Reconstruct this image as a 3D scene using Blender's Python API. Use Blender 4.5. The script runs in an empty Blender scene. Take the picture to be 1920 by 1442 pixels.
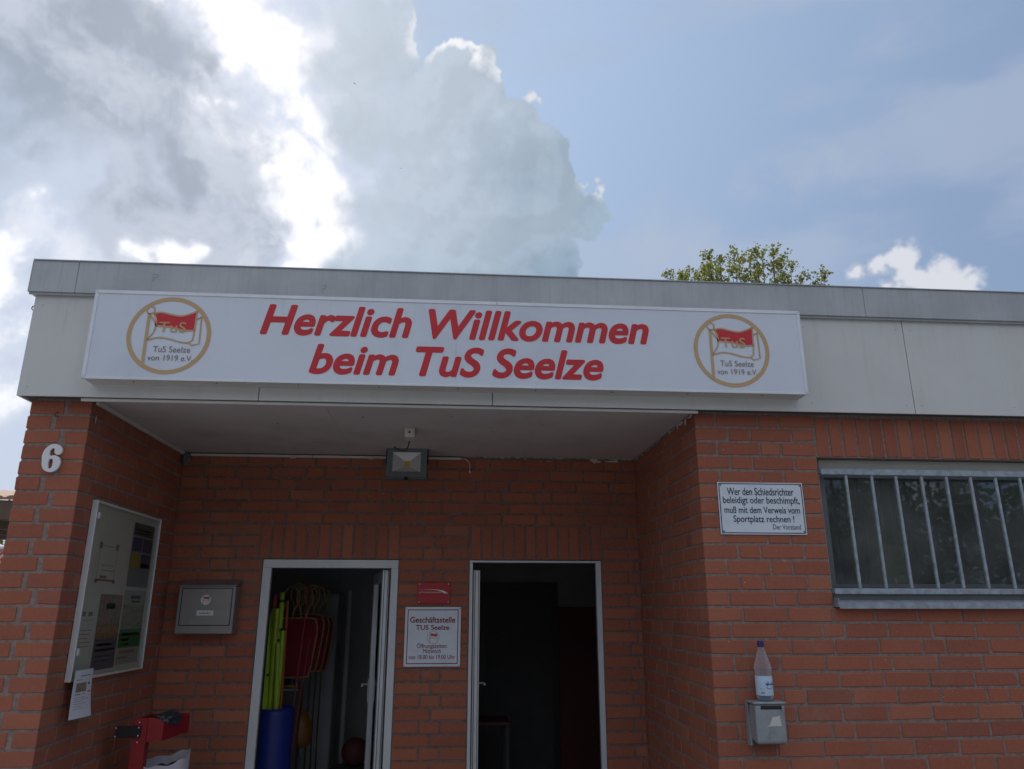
import bpy, bmesh, math, random
from mathutils import Vector, Matrix, noise as mnoise
S = bpy.context.scene
COL = S.collection
R = math.radians
rnd = random.Random(7)

# ------------------------------------------------------------------ camera
PITCH, YAW, ROLL = 0.290152, 0.0778247, 0.00039
EYE = Vector((0.0, -4.1666, 1.65))
cd = bpy.data.cameras.new('camera')
cam = bpy.data.objects.new('camera', cd); COL.objects.link(cam)
cd.sensor_width = 36.0; cd.lens = 36.0 * 1414.6 / 1920.0
cd.clip_start = 0.05; cd.clip_end = 2000
fw = Vector((math.sin(YAW)*math.cos(PITCH), math.cos(YAW)*math.cos(PITCH), math.sin(PITCH)))
r0 = Vector((math.cos(YAW), -math.sin(YAW), 0)); u0 = r0.cross(fw)
rr = r0*math.cos(ROLL)+u0*math.sin(ROLL); uu = u0*math.cos(ROLL)-r0*math.sin(ROLL)
cam.matrix_world = Matrix(((rr.x, uu.x, -fw.x, EYE.x), (rr.y, uu.y, -fw.y, EYE.y), (rr.z, uu.z, -fw.z, EYE.z), (0, 0, 0, 1)))
S.camera = cam
def pix(P):           # 1920x1442 picture position, used only to rank bricks by size in view
    d = Vector(P)-EYE; z = d.dot(fw)
    if z < .1: return None
    return (960+1414.6*d.dot(rr)/z, 721-1414.6*d.dot(uu)/z)

# ------------------------------------------------------------------ view, sun, sky
S.view_settings.view_transform = 'Standard'
S.view_settings.look = 'None'
S.view_settings.gamma = 1.0
S.view_settings.exposure = 0.0
S.view_settings.use_curve_mapping = False
SUN_AZ, SUN_EL = -18.0, 41.0
sd = Vector((math.sin(R(SUN_AZ))*math.cos(R(SUN_EL)), math.cos(R(SUN_AZ))*math.cos(R(SUN_EL)), math.sin(R(SUN_EL))))
sl = bpy.data.lights.new('sun', 'SUN'); sl.energy = 2.8; sl.angle = R(2.0); sl.color = (1.0, 0.95, 0.88)
so = bpy.data.objects.new('sun', sl); COL.objects.link(so)
so.rotation_euler = (-sd).to_track_quat('-Z', 'Y').to_euler(); so.location = (0, 0, 30)

class NT:
    def __init__(s, tree): s.t = tree; s.n = tree.nodes; s.l = tree.links
    def node(s, typ, **kw):
        n = s.n.new(typ)
        for k, v in kw.items():
            if k.startswith('_'): n.inputs[k[1:].replace('_', ' ')].default_value = v
            else: setattr(n, k, v)
        return n
    def ln(s, a, b): s.l.new(a, b)
    def set(s, sock, v):
        if isinstance(v, bpy.types.NodeSocket): s.l.new(v, sock)
        else:
            try: sock.default_value = v
            except Exception: sock.default_value = (*v, 1.0)
    def math(s, op, a, b=0.0, c=None, clamp=False):
        n = s.n.new('ShaderNodeMath'); n.operation = op; n.use_clamp = clamp
        s.set(n.inputs[0], a); s.set(n.inputs[1], b)
        if c is not None: s.set(n.inputs[2], c)
        return n.outputs[0]
    def vmath(s, op, a, b=None, out=0):
        n = s.n.new('ShaderNodeVectorMath'); n.operation = op
        s.set(n.inputs[0], a)
        if b is not None: s.set(n.inputs[1], b)
        return n.outputs[out]
    def mapr(s, v, a, b, c=0.0, d=1.0, smooth=True):
        n = s.n.new('ShaderNodeMapRange'); n.interpolation_type = 'SMOOTHSTEP' if smooth else 'LINEAR'
        s.set(n.inputs['Value'], v)
        for k, x in (('From Min', a), ('From Max', b), ('To Min', c), ('To Max', d)): n.inputs[k].default_value = x
        return n.outputs['Result']
    def mix(s, f, a, b, blend='MIX'):
        n = s.n.new('ShaderNodeMix'); n.data_type = 'RGBA'; n.blend_type = blend
        s.set(n.inputs['Factor'], f); s.set(n.inputs['A'], a) if False else None
        s.set(n.inputs[6], a); s.set(n.inputs[7], b)
        return n.outputs[2]
    def noise(s, vec, scale, detail=4, rough=0.5, out='Fac', w=None):
        n = s.n.new('ShaderNodeTexNoise')
        if w is not None: n.noise_dimensions = '4D'; n.inputs['W'].default_value = w
        if vec is not None: s.l.new(vec, n.inputs['Vector'])
        n.inputs['Scale'].default_value = scale; n.inputs['Detail'].default_value = detail; n.inputs['Roughness'].default_value = rough
        return n.outputs[out]

GREY = [(-0.4092, 0.7031, 0.5815, 0.1333), (-0.3397, 0.7427, 0.5771, 0.1), (-0.4534, 0.7266, 0.5162, 0.1133), (-0.3024, 0.7163, 0.6289, 0.0467), (-0.3697, 0.7612, 0.5328, 0.08), (-0.2871, 0.7616, 0.581, 0.04), (-0.3215, 0.8069, 0.4955, 0.06), (-0.3359, 0.8361, 0.4337, 0.0667), (-0.2844, 0.8411, 0.4601, 0.0467), (-0.2976, 0.861, 0.4125, 0.04), (-0.4797, 0.7517, 0.4526, 0.05), (-0.1998, 0.8579, 0.4733, 0.02), (-0.4201, 0.7544, 0.5043, 0.0533), (-0.3594, 0.7992, 0.4817, 0.04), (-0.2009, 0.8985, 0.3902, 0.02), (-0.3083, 0.8468, 0.4334, 0.0733), (-0.3782, 0.8198, 0.43, 0.06), (-0.2592, 0.8248, 0.5025, 0.04)]
WHITE = [(-0.247, 0.7188, 0.6499, 0.0533), (-0.2829, 0.6985, 0.6573, 0.0533), (-0.2158, 0.7487, 0.6267, 0.0467), (-0.2406, 0.7595, 0.6043, 0.0367), (-0.2319, 0.7893, 0.5685, 0.0367), (-0.2254, 0.8179, 0.5294, 0.0333), (-0.2149, 0.846, 0.488, 0.0387), (-0.2005, 0.879, 0.4325, 0.0333), (-0.1685, 0.8809, 0.4422, 0.0333), (-0.1359, 0.8908, 0.4335, 0.032), (-0.1599, 0.8167, 0.5545, 0.0233), (-0.1882, 0.7741, 0.6044, 0.0367), (-0.497, 0.7907, 0.3574, 0.03), (-0.3591, 0.8493, 0.387, 0.016), (-0.494, 0.8363, 0.2379, 0.04), (-0.2354, 0.8294, 0.5066, 0.03), (-0.245, 0.8009, 0.5464, 0.0267), (-0.1799, 0.8382, 0.5148, 0.03), (-0.2072, 0.7825, 0.5872, 0.04), (-0.1875, 0.8064, 0.5609, 0.0367), (-0.2252, 0.8658, 0.4469, 0.0333), (-0.1743, 0.8553, 0.4879, 0.0367), (-0.149, 0.9063, 0.3955, 0.0333), (-0.2135, 0.8909, 0.401, 0.0267), (-0.3064, 0.7084, 0.6359, 0.04), (-0.2651, 0.7267, 0.6337, 0.0367), (-0.2258, 0.7328, 0.6419, 0.0533), (-0.2451, 0.7481, 0.6167, 0.04), (-0.2302, 0.8035, 0.549, 0.04), (-0.1987, 0.8355, 0.5122, 0.04), (-0.1751, 0.8973, 0.4053, 0.04), (-0.1424, 0.8959, 0.4207, 0.04)]
HAZE = [(-0.451, 0.7919, 0.4117, 0.1133), (-0.3775, 0.8143, 0.4409, 0.1), (-0.2466, 0.8174, 0.5206, 0.16), (-0.254, 0.7286, 0.6361, 0.1467), (-0.1749, 0.8771, 0.4474, 0.0733), (-0.3402, 0.746, 0.5725, 0.2), (-0.4985, 0.812, 0.3036, 0.1333), (-0.4966, 0.8465, 0.192, 0.1667), (-0.4255, 0.6716, 0.6066, 0.1667), (-0.2985, 0.896, 0.3288, 0.1733), (-0.1419, 0.9277, 0.3454, 0.1), (-0.2031, 0.8077, 0.5535, 0.1)]
CORE = [(-0.0081, 0.7788, 0.6272, 0.04), (0.0152, 0.7894, 0.6137, 0.0453), (0.0439, 0.8249, 0.5635, 0.0533), (0.0798, 0.8488, 0.5226, 0.0567), (0.1216, 0.8546, 0.5048, 0.0567), (0.1426, 0.8585, 0.4926, 0.0453), (0.1075, 0.8872, 0.4488, 0.0567), (0.027, 0.8807, 0.4729, 0.1), (-0.0562, 0.8375, 0.5435, 0.0867), (-0.107, 0.7587, 0.6426, 0.0613), (-0.0876, 0.7329, 0.6746, 0.0333), (-0.1152, 0.8206, 0.5597, 0.06), (-0.0131, 0.909, 0.4166, 0.1333), (0.1267, 0.8384, 0.5301, 0.0267), (-0.1386, 0.768, 0.6253, 0.04), (-0.0893, 0.87, 0.4849, 0.0733), (0.1203, 0.912, 0.3922, 0.0533), (0.0666, 0.8124, 0.5793, 0.0333), (0.0919, 0.8318, 0.5473, 0.0467), (0.0454, 0.8462, 0.5309, 0.06), (-0.0018, 0.855, 0.5186, 0.08), (-0.0302, 0.809, 0.587, 0.06), (-0.089, 0.8949, 0.4373, 0.0667), (-0.1088, 0.916, 0.3862, 0.0733), (-0.0252, 0.9429, 0.3321, 0.1333), (0.0727, 0.9326, 0.3536, 0.08)]
RIM = [(-0.0299, 0.7594, 0.6499, 0.016), (-0.0089, 0.756, 0.6546, 0.0133), (0.0139, 0.7621, 0.6474, 0.0133), (0.0338, 0.7702, 0.6369, 0.012), (0.046, 0.7771, 0.6277, 0.0087), (-0.0579, 0.743, 0.6668, 0.012), (-0.0554, 0.7583, 0.6496, 0.0107), (0.1651, 0.83, 0.5328, 0.016), (0.1774, 0.8359, 0.5194, 0.012), (0.1658, 0.879, 0.447, 0.008)]
SMALL = [(0.5159, 0.7598, 0.3957, 0.0227), (0.4955, 0.7748, 0.3926, 0.0213), (0.4836, 0.7833, 0.3907, 0.0173), (0.517, 0.7735, 0.3668, 0.04), (0.545, 0.7539, 0.3669, 0.0253), (0.5626, 0.7474, 0.3533, 0.0227), (0.5299, 0.7607, 0.3749, 0.02), (0.5057, 0.7716, 0.3859, 0.0173), (0.0814, 0.7906, 0.6069, 0.0133), (0.0917, 0.7941, 0.6009, 0.0107), (0.0801, 0.813, 0.5767, 0.01), (0.1678, 0.8295, 0.5327, 0.016), (0.1752, 0.8346, 0.5223, 0.0133)]
CLEFT = [(-0.1471, 0.8144, 0.5613, 0.0867), (-0.1422, 0.8656, 0.4801, 0.08), (-0.1225, 0.9037, 0.4102, 0.0733), (-0.1687, 0.7579, 0.6302, 0.0733), (-0.1621, 0.9099, 0.3818, 0.08), (-0.1981, 0.8256, 0.5284, 0.08)]
WISP = [(0.3942, 0.7672, 0.506, 0.04), (0.4144, 0.7524, 0.5121, 0.0333), (0.3674, 0.7839, 0.5004, 0.0333), (0.2628, 0.8426, 0.47, 0.0667), (0.326, 0.8276, 0.457, 0.0533)]

import numpy as np
def make_sky(SKW, sun):
    """cloud picture as a full equirectangular sky, computed from direction only"""
    rs = np.random.RandomState(5)
    LAT = [rs.rand(32, 32, 32).astype(np.float32) for _ in range(3)]
    def vn(P, k):
        L = LAT[k % 3]; Pi = np.floor(P).astype(np.int32); f = P-Pi; f = f*f*f*(f*(f*6-15)+10)
        a = Pi & 31; b = (a+1) & 31
        x, y, z = a[..., 0], a[..., 1], a[..., 2]; X, Y, Z = b[..., 0], b[..., 1], b[..., 2]
        fx, fy, fz = f[..., 0], f[..., 1], f[..., 2]
        c0 = L[x, y, z]*(1-fx)+L[X, y, z]*fx; c1 = L[x, Y, z]*(1-fx)+L[X, Y, z]*fx
        c2 = L[x, y, Z]*(1-fx)+L[X, y, Z]*fx; c3 = L[x, Y, Z]*(1-fx)+L[X, Y, Z]*fx
        return (c0*(1-fy)+c1*fy)*(1-fz)+(c2*(1-fy)+c3*fy)*fz
    A = np.linalg.qr(np.random.RandomState(2).randn(3, 3))[0].astype(np.float32)
    def fbm(P, sc, oc, g=.5, k=0, billow=False):
        s = 0; w = 1; t_ = 0; Q = P*sc+k*7.31
        for i in range(oc):
            n = vn(Q, i+k)
            if billow: n = np.abs(2*n-1)
            s = s+w*n; t_ += w; w *= g; Q = (Q @ A)*2.03+3.7
        return s/t_
    ss = lambda x, a, b: (lambda t_: t_*t_*(3-2*t_))(np.clip((x-a)/(b-a), 0, 1))
    def lerp(a, b, f):
        return a*(1-f[..., None])+np.asarray(b, np.float32)*f[..., None]
    def field(D, lst):
        F = np.full(D.shape[:-1], -3, np.float32)
        for x, y, z, r in lst:
            d = np.sqrt(((D-np.array((x, y, z), np.float32))**2).sum(-1)); F = np.maximum(F, 1-d/r)
        return F
    def shade(D, hi):
        oc = 8 if hi else 5
        z = D[..., 2]
        sd = np.sqrt(((D-np.array(sun, np.float32))**2).sum(-1)); glow = ss(1.15-sd, 0, 1.10)
        wv = np.stack([fbm(D, 5.5, oc-2, .55, k) for k in (1, 4, 7)], -1)-.5
        n1 = fbm(D, 7, oc, .55, 2); n2 = fbm(D, 17, oc-1, .6, 5); n3 = fbm(D+wv*.15, 10, oc, .62, 9)
        bl = 1-fbm(D+wv*.05, 13, oc, .55, 3, True)
        st = fbm(D*np.array((1.0, 2.0, 5.0), np.float32), 2.2, oc-2, .5, 8)
        c = lerp(np.broadcast_to(np.array((.225, .318, .505), np.float32), D.shape), (.47, .62, .85), glow**1.0)
        c = lerp(c, (.45, .525, .665), ss(st+.35*(n1-.5), .38, .66)*.60)
        c = lerp(c, (.36, .47, .67), ss(.50-z, 0, .35)*.40)
        if hi:
            Dw = D+wv*.16; De = D+wv*.035
            h = ss(field(Dw, HAZE)*.8, -.45, .35)
            c = lerp(c, (.60, .68, .83), h*.95)
            c = lerp(c, (.90, .93, 1.02), h*ss(n1+.5*(n3-.5), .47, .70)*.85)
            g = ss(field(D+wv*.22, GREY)*.9+1.3*(n1-.5)+.9*(n3-.5), -.42, .38)
            gc = lerp(np.broadcast_to(np.array((.335, .40, .50), np.float32), D.shape), (.55, .61, .72), ss(n3+.6*(n1-.5), .36, .66))
            c = lerp(c, gc, g*.95)
            w = ss(field(D+wv*.20, WHITE)*.75+1.9*(n3-.5)+1.2*(n2-.5), -.80, .30)
            c = lerp(c, (.90, .93, 1.02), w*.75)
            c = lerp(c, (1.12, 1.12, 1.15), ss(w, .45, 1.15)*.9)
            F = field(De, CORE); co = F+.85*(bl-.72)+1.0*(n2-.5)+.5*(n3-.5)
            left = ss(field(D+wv*.10, CLEFT), -.9, .5)
            m = ss(co, -.03, .05)*(1-left)+ss(co+.8*(n3-.5), -.25, .7)*left
            cc = lerp(np.broadcast_to(np.array((.265, .375, .495), np.float32), D.shape), (.34, .45, .565), ss(n1+.3*(n3-.5), .40, .64)*.8)
            cc = lerp(cc, (.62, .70, .81), ss(glow+.25*(n1-.5), .62, 1.0)*.75)
            cc = lerp(cc, (.43, .51, .62), ss(.14-co+.4*(n2-.5), 0, .30)*.75)
            c = lerp(c, cc, m*.97)
            sh = fbm(D+np.array((-.012, 0, .014), np.float32)+wv*.05, 13, oc, .55, 3, True)-(1-bl)
            cc = cc*(1+np.clip(sh*.5, -.05, .06)*(1-left*.5))[..., None]
            cc = cc*(1-.07*ss(fbm(D, 4.5, 5, .5, 12), .46, .62))[..., None]
            c = lerp(c, cc, m*.97)
            rim = ss(co, -.02, .03)*(1-ss(co+.5*(n2-.5), .10, .34))*ss(field(De, RIM), -.75, .25)
            c = lerp(c, (.95, .96, 1.0), rim*(.55+.45*ss(bl, .60, .8)))
            ws = ss(field(Dw, WISP), -.3, .9)*ss(n3, .38, .62); c = lerp(c, (.50, .555, .67), ws*.32)
            sm = field(D+wv*.05, SMALL)*1.1+1.3*(bl-.72)+2.8*(n2-.5)-.12
            sc_ = lerp(np.broadcast_to(np.array((.50, .555, .66), np.float32), D.shape), (.80, .81, .86), ss(n2+.4*(bl-.7)+.35*sm, .40, .62))
            c = lerp(c, sc_, ss(sm, -.16, .40)*.90)
        na = fbm(D+wv*.2, 3.2, oc-1, .55, 6); cov = ss(na, .47, .57)*ss(.55-D[..., 1], 0, .35)*.92
        ac = lerp(np.broadcast_to(np.array((.50, .545, .62), np.float32), D.shape), (1.25, 1.25, 1.27), ss(n1, .38, .62))  # clouds out of view behind the camera, brightened to light the facade
        return lerp(c, ac, cov)
    H2 = SKW//2
    def dirs(us, vs):
        ph = -(us-.5)*2*np.pi; th = (vs-.5)*np.pi
        P, T = np.meshgrid(ph, th)
        return np.stack([np.cos(P)*np.cos(T), np.sin(P)*np.cos(T), np.sin(T)], -1).astype(np.float32)
    q = 8; wl, hl = SKW//q, H2//q
    low = shade(dirs((np.arange(wl)+.5)/wl, (np.arange(hl)+.5)/hl), False)
    img = np.empty((H2, SKW, 4), np.float32); img[..., 3] = 1
    # smooth enlargement of the coarse part
    ui = (np.arange(SKW)+.5)/q-.5; vi = np.clip((np.arange(H2)+.5)/q-.5, 0, hl-1)
    u0 = np.floor(ui).astype(int); fu = (ui-u0)[None, :, None].astype(np.float32); v0 = np.floor(vi).astype(int); fv = (vi-v0)[:, None, None].astype(np.float32)
    v1 = np.minimum(v0+1, hl-1)
    ra = low[v0]*(1-fv)+low[v1]*fv
    img[..., :3] = ra[:, u0 % wl]*(1-fu)+ra[:, (u0+1) % wl]*fu
    a0, a1 = int(SKW*(.25-.175)), int(SKW*(.25+.165)); b0, b1 = int(H2*.49), int(H2*.84)
    D = dirs((np.arange(a0, a1)+.5)/SKW, (np.arange(b0, b1)+.5)/H2)
    hi = shade(D, True)
    fx = np.minimum(np.arange(a1-a0), np.arange(a1-a0)[::-1])/(.03*SKW); fy = np.arange(b1-b0)[::-1]/(.04*H2)
    f = (ss(fx, 0, 1)[None, :]*ss(fy, 0, 1)[:, None]).astype(np.float32)[..., None]
    img[b0:b1, a0:a1, :3] = img[b0:b1, a0:a1, :3]*(1-f)+hi*f
    return img

SKW = 4096
pxl = make_sky(SKW, tuple(sd))
skimg = bpy.data.images.new('cloud_sky', SKW, SKW//2, alpha=False, float_buffer=True)
skimg.colorspace_settings.name = 'Non-Color'
skimg.pixels.foreach_set(pxl.ravel()); skimg.update(); del pxl
W = bpy.data.worlds.new('World'); S.world = W; W.use_nodes = True
t = NT(W.node_tree); t.n.clear()
nish = t.n.new('ShaderNodeTexSky'); nish.sky_type = 'NISHITA'; nish.sun_disc = False
nish.sun_elevation = R(SUN_EL); nish.sun_rotation = R(SUN_AZ); nish.air_density = 1.0; nish.dust_density = 1.5; nish.ozone_density = 1.5
bg0 = t.node('ShaderNodeBackground'); t.ln(nish.outputs[0], bg0.inputs[0]); bg0.inputs[1].default_value = 0.06
env = t.n.new('ShaderNodeTexEnvironment'); env.image = skimg; env.interpolation = 'Cubic'
bg1 = t.node('ShaderNodeBackground'); t.ln(env.outputs[0], bg1.inputs[0]); bg1.inputs[1].default_value = 1.0
ms = t.n.new('ShaderNodeMixShader'); ms.inputs[0].default_value = 0.92; t.ln(bg0.outputs[0], ms.inputs[1]); t.ln(bg1.outputs[0], ms.inputs[2])
wo = t.n.new('ShaderNodeOutputWorld'); t.ln(ms.outputs[0], wo.inputs[0])

# ------------------------------------------------------------------ materials
def mat(name, color, rough=0.6, metal=0.0, var=0.0, vscale=8.0, bump=0.0, bscale=60.0, dirt=None, dscale=3.0, damt=0.5, spec=0.5, emit=None, coat=0.0):
    m = bpy.data.materials.new(name); m.use_nodes = True
    k = NT(m.node_tree); b = k.n['Principled BSDF']
    b.inputs['Roughness'].default_value = rough; b.inputs['Metallic'].default_value = metal
    b.inputs['Specular IOR Level'].default_value = spec
    b.inputs['Coat Weight'].default_value = coat
    obj = k.n.new('ShaderNodeTexCoord').outputs['Object']
    geo = k.n.new('ShaderNodeNewGeometry').outputs['Position']
    c = (*color, 1.0)
    if var:
        n = k.noise(geo, vscale, 6, 0.6)
        lo = tuple(x*(1-var) for x in color); hi = tuple(min(1, x*(1+var)) for x in color)
        c = k.mix(k.mapr(n, 0.3, 0.7), lo, hi)
    if dirt:
        n = k.noise(geo, dscale, 8, 0.65, w=3.3)
        c = k.mix(k.mapr(n, 0.5, 0.72, 0, damt), c, dirt)
    k.set(b.inputs['Base Color'], c)
    if bump:
        n = k.noise(geo, bscale, 5, 0.6, w=1.0)
        bn = k.n.new('ShaderNodeBump'); bn.inputs['Strength'].default_value = bump; bn.inputs['Distance'].default_value = 0.004
        k.ln(n, bn.inputs['Height']); k.ln(bn.outputs[0], b.inputs['Normal'])
    return m

def brick_mat():
    m = bpy.data.materials.new('red_brick'); m.use_nodes = True
    k = NT(m.node_tree); b = k.n['Principled BSDF']
    geo = k.n.new('ShaderNodeNewGeometry').outputs['Position']
    oi = k.n.new('ShaderNodeObjectInfo').outputs['Random']
    at = k.n.new('ShaderNodeAttribute'); at.attribute_name = 'tone'; at.attribute_type = 'GEOMETRY'
    tone = k.math('FRACT', k.math('ADD', oi, at.outputs['Fac']))
    cr = k.n.new('ShaderNodeValToRGB'); k.ln(tone, cr.inputs[0])
    e = cr.color_ramp.elements
    e[0].position = 0.0; e[0].color = (0.305, 0.101, 0.064, 1)
    e[1].position = 1.0; e[1].color = (0.400, 0.145, 0.086, 1)
    for p, c in ((0.25, (0.330, 0.108, 0.067, 1)), (0.5, (0.370, 0.122, 0.073, 1)), (0.8, (0.350, 0.112, 0.064, 1))):
        x = e.new(p); x.color = c
    n1 = k.noise(geo, 55, 6, 0.7); n2 = k.noise(geo, 2.2, 4, 0.6, w=2.0); n3 = k.noise(geo, 300, 3, 0.7, w=4.0)
    c = k.mix(k.mapr(n1, 0.35, 0.75, 0, 0.35), cr.outputs[0], (0.43, 0.19, 0.13))
    c = k.mix(k.mapr(n2, 0.45, 0.7, 0, 0.30), c, (0.25, 0.095, 0.072))
    c = k.mix(k.mapr(n3, 0.58, 0.8, 0, 0.5), c, (0.19, 0.07, 0.05))
    burnt = k.math('FRACT', k.math('MULTIPLY', tone, 17.3))
    c = k.mix(k.mapr(burnt, 0.86, 0.97, 0, 0.16), c, (0.17, 0.072, 0.060))
    sm = k.noise(geo, 18, 7, 0.7, w=6.0)
    c = k.mix(k.mapr(sm, 0.60, 0.72, 0, 0.35), c, (0.33, 0.235, 0.205))
    ef = k.noise(geo, 1.3, 6, 0.6, w=8.0)
    c = k.mix(k.mapr(ef, 0.56, 0.74, 0, 0.22), c, (0.42, 0.30, 0.25))
    k.set(b.inputs['Base Color'], c)
    b.inputs['Roughness'].default_value = 0.88; b.inputs['Specular IOR Level'].default_value = 0.25
    bn = k.n.new('ShaderNodeBump'); bn.inputs['Strength'].default_value = 0.55; bn.inputs['Distance'].default_value = 0.003
    k.ln(k.math('ADD', n3, n1), bn.inputs['Height']); k.ln(bn.outputs[0], b.inputs['Normal'])
    return m
M = {}
M['brick'] = brick_mat()
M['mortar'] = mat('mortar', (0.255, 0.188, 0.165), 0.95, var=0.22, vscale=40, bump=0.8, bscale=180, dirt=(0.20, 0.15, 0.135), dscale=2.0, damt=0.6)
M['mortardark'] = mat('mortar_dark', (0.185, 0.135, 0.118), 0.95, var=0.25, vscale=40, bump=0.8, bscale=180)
M['fascia'] = mat('fascia_white', (0.62, 0.625, 0.615), 0.45, var=0.03, vscale=2.5, dirt=(0.52, 0.52, 0.47), dscale=1.6, damt=0.3)
def streaks(m, col, amt, sc=(22, 1, 1.3), lo=.52, hi=.72, w=2.5, zfade=None):
    k = NT(m.node_tree); b = k.n['Principled BSDF']
    geo = k.n.new('ShaderNodeNewGeometry').outputs['Position']
    st = k.noise(k.vmath('MULTIPLY', geo, sc), 1.0, 7, 0.7, w=w)
    f = k.mapr(st, lo, hi, 0, amt)
    if zfade:
        sp = k.n.new('ShaderNodeSeparateXYZ'); k.ln(geo, sp.inputs[0]); f = k.math('MULTIPLY', f, k.mapr(sp.outputs[2], zfade[0], zfade[1]))
    src = b.inputs['Base Color'].links[0].from_socket
    k.ln(k.mix(f, src, col), b.inputs['Base Color'])
streaks(M['fascia'], (0.40, 0.39, 0.35), .38, zfade=(2.95, 3.33))
streaks(M['fascia'], (0.42, 0.40, 0.34), .35, sc=(9, 1, .8), w=7.5, lo=.50, hi=.8)
def coping_mat():
    m = mat('coping_zinc', (0.43, 0.45, 0.47), 0.55, metal=0.25, var=0.10, vscale=3.0, bump=0.15, bscale=90)
    k = NT(m.node_tree); b = k.n['Principled BSDF']
    geo = k.n.new('ShaderNodeNewGeometry').outputs['Position']
    st = k.noise(k.vmath('MULTIPLY', geo, (60, 1, 2.5)), 1.0, 6, 0.7, w=1.5)
    src = b.inputs['Base Color'].links[0].from_socket
    c = k.mix(k.mapr(st, 0.45, 0.75, 0, 0.45), src, (0.29, 0.30, 0.31))
    sp = k.noise(geo, 220, 3, 0.6, w=5.0)
    c = k.mix(k.mapr(sp, 0.66, 0.74, 0, 0.6), c, (0.10, 0.10, 0.10))
    k.ln(c, b.inputs['Base Color']); return m
M['coping'] = coping_mat()
M['signface'] = mat('sign_face', (0.66, 0.705, 0.79), 0.25, var=0.03, vscale=1.2, dirt=(0.52, 0.56, 0.64), dscale=1.4, damt=0.5)
streaks(M['signface'], (0.42, 0.44, 0.47), .35, sc=(30, 1, 1.5), w=4.5, lo=.55, hi=.75, zfade=(3.12, 3.30))
M['alu'] = mat('aluminium', (0.70, 0.72, 0.76), 0.42, metal=0.35, var=0.05, vscale=5, bump=0.05, bscale=120)
M['frame'] = mat('door_frame_grey', (0.62, 0.63, 0.67), 0.5, metal=0.1, var=0.04, vscale=4)
M['galv'] = mat('galvanised_steel', (0.335, 0.375, 0.43), 0.55, metal=0.35, var=0.18, vscale=25, bump=0.2, bscale=150, dirt=(0.2, 0.17, 0.15), dscale=16, damt=0.65)
M['darkmetal'] = mat('dark_metal', (0.13, 0.14, 0.15), 0.5, metal=0.4, var=0.1, vscale=8)
M['stainless'] = mat('stainless', (0.31, 0.30, 0.295), 0.45, metal=0.55, var=0.05, vscale=12, bump=0.08, bscale=250)
M['binmetal'] = mat('bin_hammered_silver', (0.34, 0.36, 0.38), 0.5, metal=0.4, var=0.08, vscale=20, bump=0.3, bscale=160, dirt=(0.16, 0.15, 0.14), dscale=30, damt=0.55)
M['red'] = mat('letter_red', (0.56, 0.016, 0.028), 0.4, var=0.06, vscale=6)
M['gold'] = mat('logo_gold', (0.53, 0.36, 0.19), 0.45)
M['logotext'] = mat('logo_text_brown', (0.25, 0.20, 0.18), 0.5)
M['wred'] = mat('plaque_red', (0.42, 0.012, 0.02), 0.35)
M['darkred'] = mat('print_dark_red', (0.22, 0.01, 0.02), 0.5)
M['black'] = mat('black', (0.012, 0.012, 0.014), 0.5)
M['navy'] = mat('navy_print', (0.01, 0.015, 0.05), 0.5)
M['white'] = mat('white_paint', (0.72, 0.73, 0.75), 0.5, var=0.03, vscale=10)
M['enamel'] = mat('enamel_white', (0.68, 0.74, 0.82), 0.35, var=0.03, vscale=6, dirt=(0.45, 0.45, 0.46), dscale=9, damt=0.3)
M['soffit'] = mat('soffit_paint', (0.60, 0.55, 0.53), 0.8, var=0.04, vscale=3, bump=0.15, bscale=40, dirt=(0.44, 0.38, 0.34), dscale=2.6, damt=0.6)
M['peel'] = mat('paint_remains', (0.62, 0.56, 0.53), 0.8)
M['trim'] = mat('trim_white', (0.62, 0.59, 0.56), 0.6, var=0.05, vscale=8)
M['ground'] = mat('paving', (0.27, 0.26, 0.25), 0.9, var=0.15, vscale=3, bump=0.4, bscale=40)
M['roof'] = mat('bitumen', (0.09, 0.09, 0.09), 0.9)
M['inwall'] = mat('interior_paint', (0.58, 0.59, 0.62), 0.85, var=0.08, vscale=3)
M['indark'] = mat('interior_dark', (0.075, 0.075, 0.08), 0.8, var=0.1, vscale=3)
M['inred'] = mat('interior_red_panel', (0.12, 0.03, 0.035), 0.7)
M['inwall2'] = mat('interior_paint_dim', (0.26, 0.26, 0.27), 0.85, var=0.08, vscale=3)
M['winframe'] = mat('window_frame_beige', (0.42, 0.41, 0.37), 0.6, var=0.06, vscale=6)
M['scratch'] = mat('scratch_grey', (0.24, 0.25, 0.26), 0.7)
M['infloor'] = mat('interior_floor', (0.38, 0.36, 0.33), 0.6)

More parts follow.
